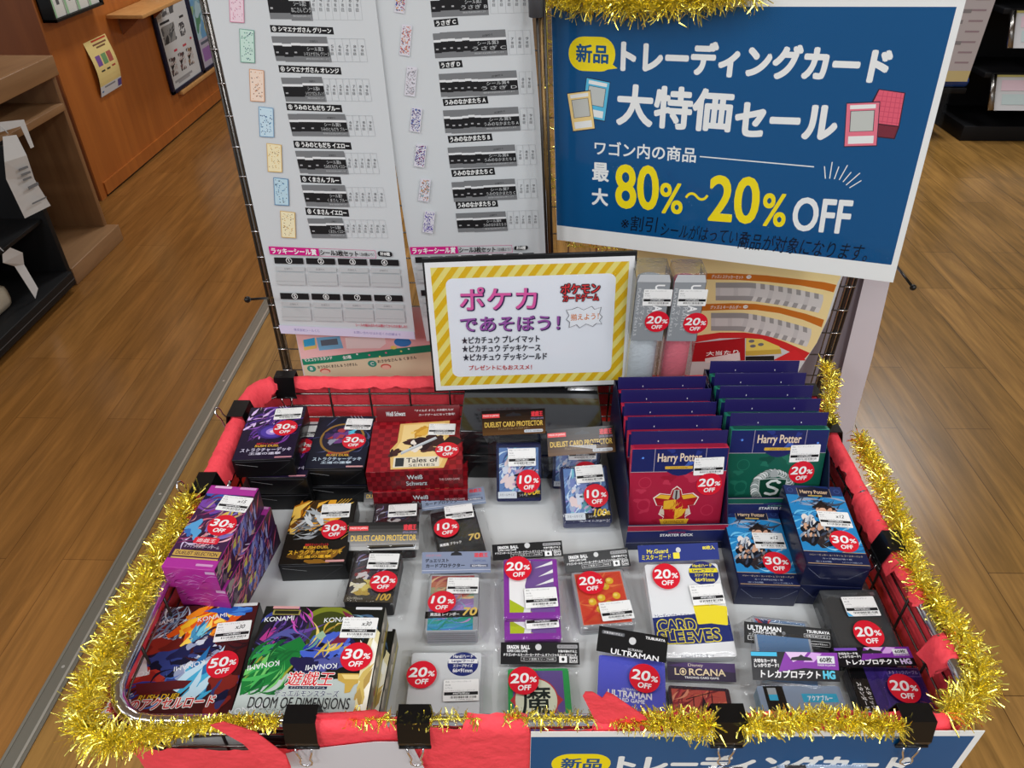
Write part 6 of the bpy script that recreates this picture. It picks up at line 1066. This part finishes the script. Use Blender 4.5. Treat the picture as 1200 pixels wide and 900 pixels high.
# yellow flyer curling off the wall
y0, z0 = 3.905, .44; root = wall_thing('flyer', 'curling yellow paper flyer taped to the orange wooden wall', 'flyer', y0, z0); g = Geo(); FY = P_((222, 200, 132))
W_, H_ = .235, .345; cu = lambda t: .016*math.sin(t*PI*1.6)+.003
def fq(a0, b0, a1, b1, m, dz=.0):
    st = max(1, int((b1-b0)*16)); 
    for i in range(st):
        t0, t1 = b0+(b1-b0)*i/st, b0+(b1-b0)*(i+1)/st; g.face([((a0+.02*math.sin(t0*3))*W_, t0*H_, cu(t0)+dz), ((a1+.02*math.sin(t0*3))*W_, t0*H_, cu(t0)+dz), ((a1+.02*math.sin(t1*3))*W_, t1*H_, cu(t1)+dz), ((a0+.02*math.sin(t1*3))*W_, t1*H_, cu(t1)+dz)], m)
fq(0, 0, 1, 1, FY); fq(0, 0, 1, .14, P_((210, 212, 214)), .0004); fq(0, .88, .3, 1, P_((40, 44, 70)), .0004); fq(.82, .02, 1, .12, P_((90, 80, 150)), .0006)
for a, b, c_ in ((.16, .40, (120, 84, 150)), (.42, .40, (110, 150, 100)), (.66, .40, (170, 90, 80))): fq(a, b, a+.2, b+.14, P_(c_), .0006)
for b, a, q, c_ in ((.84, .4, .5, (90, 80, 60)), (.78, .35, .6, (90, 80, 60)), (.71, .3, .65, (190, 70, 50)), (.66, .3, .6, (120, 80, 60)), (.62, .4, .4, (120, 90, 60)), (.32, .2, .16, (60, 60, 50)), (.32, .45, .16, (60, 60, 50)), (.33, .7, .16, (170, 70, 60)), (.1, .2, .5, (130, 134, 140)), (.05, .06, .08, (80, 120, 170))): fq(a, b, a+q, b+.022, P_(c_), .0007)
for i in range(5): fq(.72+.03*i, .87, .735+.03*i, .95-.01*i, P_((80, 90, 50)), .0007)
g.build('printed_paper', root)
# black holder with pamphlets
root = wall_thing('pamphlet_holder', 'black wall holder filled with white pamphlets at the top left', 'holder', 3.63, .842); g = Geo(); g.box(0, 0, 0, .47, .012, .06, BLACK); g.box(0, 0, 0, .012, .26, .06, BLACK); g.box(.458, 0, 0, .47, .26, .06, BLACK); g.box(0, 0, 0, .47, .26, .004, BLACK); g.build('tray', root)
for i in range(4):
    t = thing('pamphlet_stack', 'white pamphlets with a pale green edge, %s in the black wall holder' % ('first', 'second', 'third', 'last')[i], 'pamphlets', mat=root.matrix_world @ Matrix.Translation((.02+i*.109, .013, .006)), group='pamphlets in the wall holder'); g = Geo(); g.box(0, 0, 0, .1, .25, .045, P_((226, 228, 222)), .002); g.rect(0.001, .002, .02, .24, P_((150, 190, 150)), .0452); g.rect(.045, .05, .07, .12, P_((90, 90, 92)), .0452); g.rect(.04, .14, .08, .16, P_((170, 172, 172)), .0452); g.build('pamphlets', t)
# bracket shelf
root = wall_thing('wall_shelf', 'small light wooden bracket shelf on the orange wall', 'shelf', 4.2, .757); LW = wood('light_wood', (200, 150, 92), (186, 134, 78), .4, 'Y', .7); g = Geo(); g.box(0, 0, 0, .62, .018, .19, LW, .002); g.build('board', root)
for dx in (.12, .5):
    g = Geo(); g.mesh([(dx, 0, 0), (dx, -.10, 0), (dx, 0, .14), (dx+.016, 0, 0), (dx+.016, -.10, 0), (dx+.016, 0, .14)], [(0, 1, 2), (5, 4, 3), (0, 3, 4, 1), (1, 4, 5, 2), (2, 5, 3, 0)], OD); g.build('bracket', root)
# framed notice boards and ledge
def board(lab, y0_, y1_, design):
    root = wall_thing('notice_board', lab, 'notice board', y0_, .236); w2 = y1_-y0_; g = Geo(); h = .62
    for a in ((0, 0, 0, .03, h, .018), (w2-.02, 0, 0, w2, h, .018), (0, 0, 0, w2, .02, .018), (0, h-.02, 0, w2, h, .018)): g.box(*a, M((24, 28, 52), .35), .002)
    g.build('frame', root); g = Geo(); g.rect(.03, .02, w2-.02, h-.02, P_((206, 208, 208)), .008); design(g, .03, .02, w2-.05, h-.04); g.build('notice_sheet', root)
def d_n1(g, x, y, w, h):
    zt = .008
    def art2(a, b, c_, d, cols, s_): art(g, (x+a*w, y+b*h, x+c_*w, y+d*h), [('blob', .5, .5, .6, .6, 40, .14, 30, cols)], s_, zt, P_)
    art2(.05, .68, .62, .99, [(130, 130, 126), (90, 90, 92), (170, 168, 164), (110, 100, 96)], 1); art2(.08, .43, .5, .6, [(90, 92, 94), (60, 60, 62), (140, 140, 138)], 2); art2(.62, .43, .8, .56, [(100, 100, 102), (70, 70, 74)], 3)
    for a, c_ in ((.08, (90, 70, 70)), (.38, (110, 80, 80)), (.66, (150, 120, 90))): art2(a, .12, a+.2, .3, [c_, (40, 40, 42), (190, 180, 176)], 5)
    for a, b, q, c_ in ((.08, .62, .3, (50, 50, 52)), (.7, .6, .14, (60, 60, 62)), (.3, .33, .1, (200, 60, 80)), (.6, .33, .12, (190, 80, 90)), (.88, .36, .06, (200, 70, 80)), (.72, .9, .12, (50, 50, 52)), (.72, .84, .14, (80, 80, 84)), (.1, .05, .6, (150, 150, 152)), (.2, .03, .4, (160, 160, 162))): g.rect(x+a*w, y+b*h, x+(a+q)*w, y+(b+.022)*h, P_(c_), zt)
def d_n2(g, x, y, w, h): g.rect(x, y, x+w, y+h, P_((130, 170, 190)), .008); art(g, (x, y+.3*h, x+w, y+h), [('blob', .5, .5, .6, .6, 50, .14, 40, [(110, 160, 200), (150, 180, 130), (200, 190, 120), (90, 140, 110), (170, 200, 210)])], 4, .008, P_); g.rect(x, y, x+w, y+.3*h, P_((176, 170, 186)), .008); g.rect(x+.1*w, y+.06*h, x+.5*w, y+.2*h, P_((150, 110, 170)), .008); g.rect(x+.1*w, y+.24*h, x+.7*w, y+.27*h, P_((90, 96, 110)), .008)
board('dark framed notice board with grey photographs on the orange wall', 4.70, 5.225, d_n1); board('dark framed blue and green notice board half hidden by the wire stand', 5.225, 5.75, d_n2)
root = wall_thing('ledge', 'narrow wooden ledge under the framed notice boards', 'ledge', 4.80, .212); g = Geo(); g.box(0, 0, 0, .95, .022, .03, LW, .002); g.build('strip', root)
# wooden shelf unit at the left edge
OK1 = wood('oak_unit', (142, 104, 68), (124, 88, 56), .45, 'Z', .8); OK2 = wood('oak_unit_flat', (156, 118, 80), (138, 102, 68), .45, 'Y', .8)
root = thing('wooden_shelf_unit', 'open light oak shelf unit against the orange counter at the left edge', 'shelf', (-2.13, 3.12, 0)); 
g = Geo(); g.box(-.35, .02, .0, .19, .045, .80, OK1, .002); g.build('end_panel', root)
g = Geo(); g.box(-.35, -.395, .0, .245, .045, .075, OK2, .003); g.build('plinth', root)
g = Geo(); g.box(-.35, -.395, .735, .21, .045, .81, OK2, .003); g.build('top_board', root)
g = Geo(); g.box(-.35, -.395, .60, .20, .02, .628, OK2, .002); g.build('shelf_board', root)
g = Geo(); g.box(-.37, -.395, .0, -.35, .045, .80, OK1, .001); g.build('back_panel', root)
t = thing('counter_gadget', 'small black gadget lying on top of the oak shelf unit', 'gadget', (-2.11, 2.86, .812)); g = Geo(); g.box(-.05, -.05, 0, .09, .05, .04, BLACK, .008); g.box(.0, -.03, .04, .06, .03, .052, M((34, 34, 36), .4), .004); g.build('casing', t)
# black rack in front of it
root = thing('black_rack', 'black open rack with hanging paper tags at the left edge', 'rack', (-1.9, 2.4, 0)); KK = M((26, 26, 27), .5)
g = Geo(); g.box(-.5, .285, .04, .02, .31, .60, KK, .002); g.build('end_panel', root)
g = Geo(); g.box(-.5, -.95, .03, .04, .285, .085, KK, .003); g.box(.0385, -.95, .052, .0402, .285, .055, M((90, 90, 92), .4)); g.build('bottom_shelf', root)
g = Geo(); g.box(-.5, -.95, .30, .0, .285, .315, KK, .002); g.build('middle_shelf', root)
g = Geo(); g.box(-.52, -.95, .03, -.5, .31, .95, KK); g.build('back_panel', root)
g = Geo(); g.tube([(-.02, -.95, .62), (-.02, .30, .62)], .006, KK, 8); g.build('front_rail', root)
def tagpaper(lab, q, x, lines, seed, loc):
    root = thing('paper_tag', lab, 'tag', onx(*loc, x)); b = root.location; g = Geo(); pts = [onx(*p, x)-b for p in q]; n_ = len(pts)//2
    L, R_ = pts[:n_], pts[n_:][::-1]; m = M((216, 218, 218), .5)
    for i in range(n_-1):
        d0 = .010*math.sin(i*1.7+seed); d1 = .010*math.sin((i+1)*1.7+seed); g.face([(d0, L[i].y, L[i].z), (d0+.004, R_[i].y, R_[i].z), (d1+.004, R_[i+1].y, R_[i+1].z), (d1, L[i+1].y, L[i+1].z)], m)
    for p0, p1, h in lines:
        a, c_ = onx(*p0, x)-b, onx(*p1, x)-b; g.face([(.014, a.y, a.z), (.014, c_.y, c_.z), (.014, c_.y, c_.z-h), (.014, a.y, a.z-h)], P_((120, 124, 128)))
    g.build('paper', root); g = Geo(); g.tube([(0, pts[0].y*.5+pts[-1].y*.5, pts[0].z), (-.03, pts[0].y*.5+pts[-1].y*.5, pts[0].z+.05)], .002, M((200, 200, 200), .4), 6); g.build('hanging_strip', root)
tagpaper('long white paper tag with printed lines hanging on the black rack', [(3, 160), (2, 190), (8, 210), (32, 256), (61, 241), (40, 210), (27, 182), (18, 158)], -1.86, [((17, 198), (28, 194), .008), ((20, 204), (31, 200), .008), ((22, 210), (32, 206), .008), ((28, 219), (40, 213), .012), ((33, 238), (50, 230), .006)], 0, (12, 160))
tagpaper('crumpled white paper tag drooping low on the black rack', [(0, 298), (2, 308), (20, 312), (42, 350), (44, 338), (30, 310), (24, 296), (8, 290)], -1.88, [], 1, (10, 296))
t = thing('paper_tag', 'bent white card tag at the top of the black rack rail', 'tag', onx(20, 145, -1.9)); g = Geo(); b = t.location
q = [onx(*p, -1.9)-b for p in ((0, 143), (28, 140), (40, 172), (36, 174), (24, 148), (0, 155))]; g.face([tuple(v) for v in q], M((214, 216, 216), .5)); g.build('card', t)
t = thing('folded_bag', 'cream folded bag lying on the bottom shelf of the black rack', 'bag', (-1.98, 2.30, .0855)); g = Geo(); g.box(-.12, -.1, 0, .04, .12, .09, M((190, 180, 160), .7), .03); g.build('bag_body', t)
# black gondolas at the back right
KG = M((20, 20, 22), .5)
root = thing('black_gondola', 'black shop gondola with sloping price rails at the top right', 'gondola', (3.3, 5.0, 0))
g = Geo(); g.box(-.62, .1, 0, 1.4, .6, 1.5, KG, .004); g.build('back_panel', root); g = Geo(); g.box(-.60, -.35, .0, 1.4, .1, .09, KG, .004); g.build('base', root)
for i, (z, y) in enumerate(((.36, -.30), (.70, -.26), (1.02, -.22))):
    g = Geo(); g.box(-.56, y, z, 1.4, .1, z+.03, KG, .003); sh = g.build('shelf', root)
    g = Geo(); g.mesh([(-.5, y-.005, z+.02), (1.4, y-.005, z+.02), (1.4, y-.10, z-.16), (-.5, y-.10, z-.16)], [(0, 3, 2, 1)], P_((206, 206, 208))); g.frame((-.5, y-.006, z+.02), (1, 0, 0), Vector((0, -.095, -.18)).normalized(), None)
    for j in range(9): g.rect(.04+j*.2, .03, .2+j*.2, .09, P_((222, 196, 206)), -.0008); g.rect(.05+j*.2, .11, .19+j*.2, .17, P_((190, 206, 206)), -.0008); g.rect(.06+j*.2, .05, .13+j*.2, .06, P_((70, 60, 70)), -.0008)
    g.rect(0, 0, 1.9, .012, P_((190, 180, 110)), -.001); g.frame(); g.tube([(-.51, y-.004, z+.02), (-.51, y-.10, z-.16)], .018, WIRE, 8); g.build('price_rail', sh)
root = thing('black_gondola', 'black shop fixture seen past the right edge of the blue sign', 'gondola', (2.1, 4.84, 0)); g = Geo(); g.box(-.5, 0, .05, .54, .5, 1.5, KG, .004); g.build('cabinet', root); g = Geo(); g.box(-.5, -.18, .28, .54, 0, .31, KG, .003); g.build('shelf', root)
for dx in (-.45, .5): g = Geo(); g.tube([(dx, .05, 0), (dx, .05, .06)], .03, KG, 10); g.build('foot', root)
t = thing('blue_packet', 'crumpled blue plastic packet on the low black shelf past the sign', 'packet', (2.50, 4.74, .311)); g = Geo(); g.box(-.15, -.07, 0, .15, .07, .06, M((40, 70, 140), .2, 0, .5), .025); g.box(-.1, -.075, .03, .02, -.05, .1, M((70, 110, 190), .2, 0, .5), .012); g.build('packet_body', t)
t = thing('list_poster', 'pale list poster hanging on the black fixture beyond the blue sign', 'poster', (2.40, 4.60, .365)); g = Geo(); g.frame((0, 0, 0), (1, 0, 0), (0, 0, 1)); slab(g, [(-.16, 0), (.19, 0), (.19, .62), (-.16, .62)], 0, .002, P_((206, 200, 204))); g.k = 900; g.rect(-.16, 0, .19, .06, P_((222, 206, 150)))
for i in range(9): g.rect(-.12, .09+i*.055, .02+.03*(i % 3), .11+i*.055, P_((150, 146, 150))); g.rect(.08, .10+i*.055, .16, .11+i*.055, P_((170, 150, 160)))
g.frame(); g.build('printed_sheet', t)
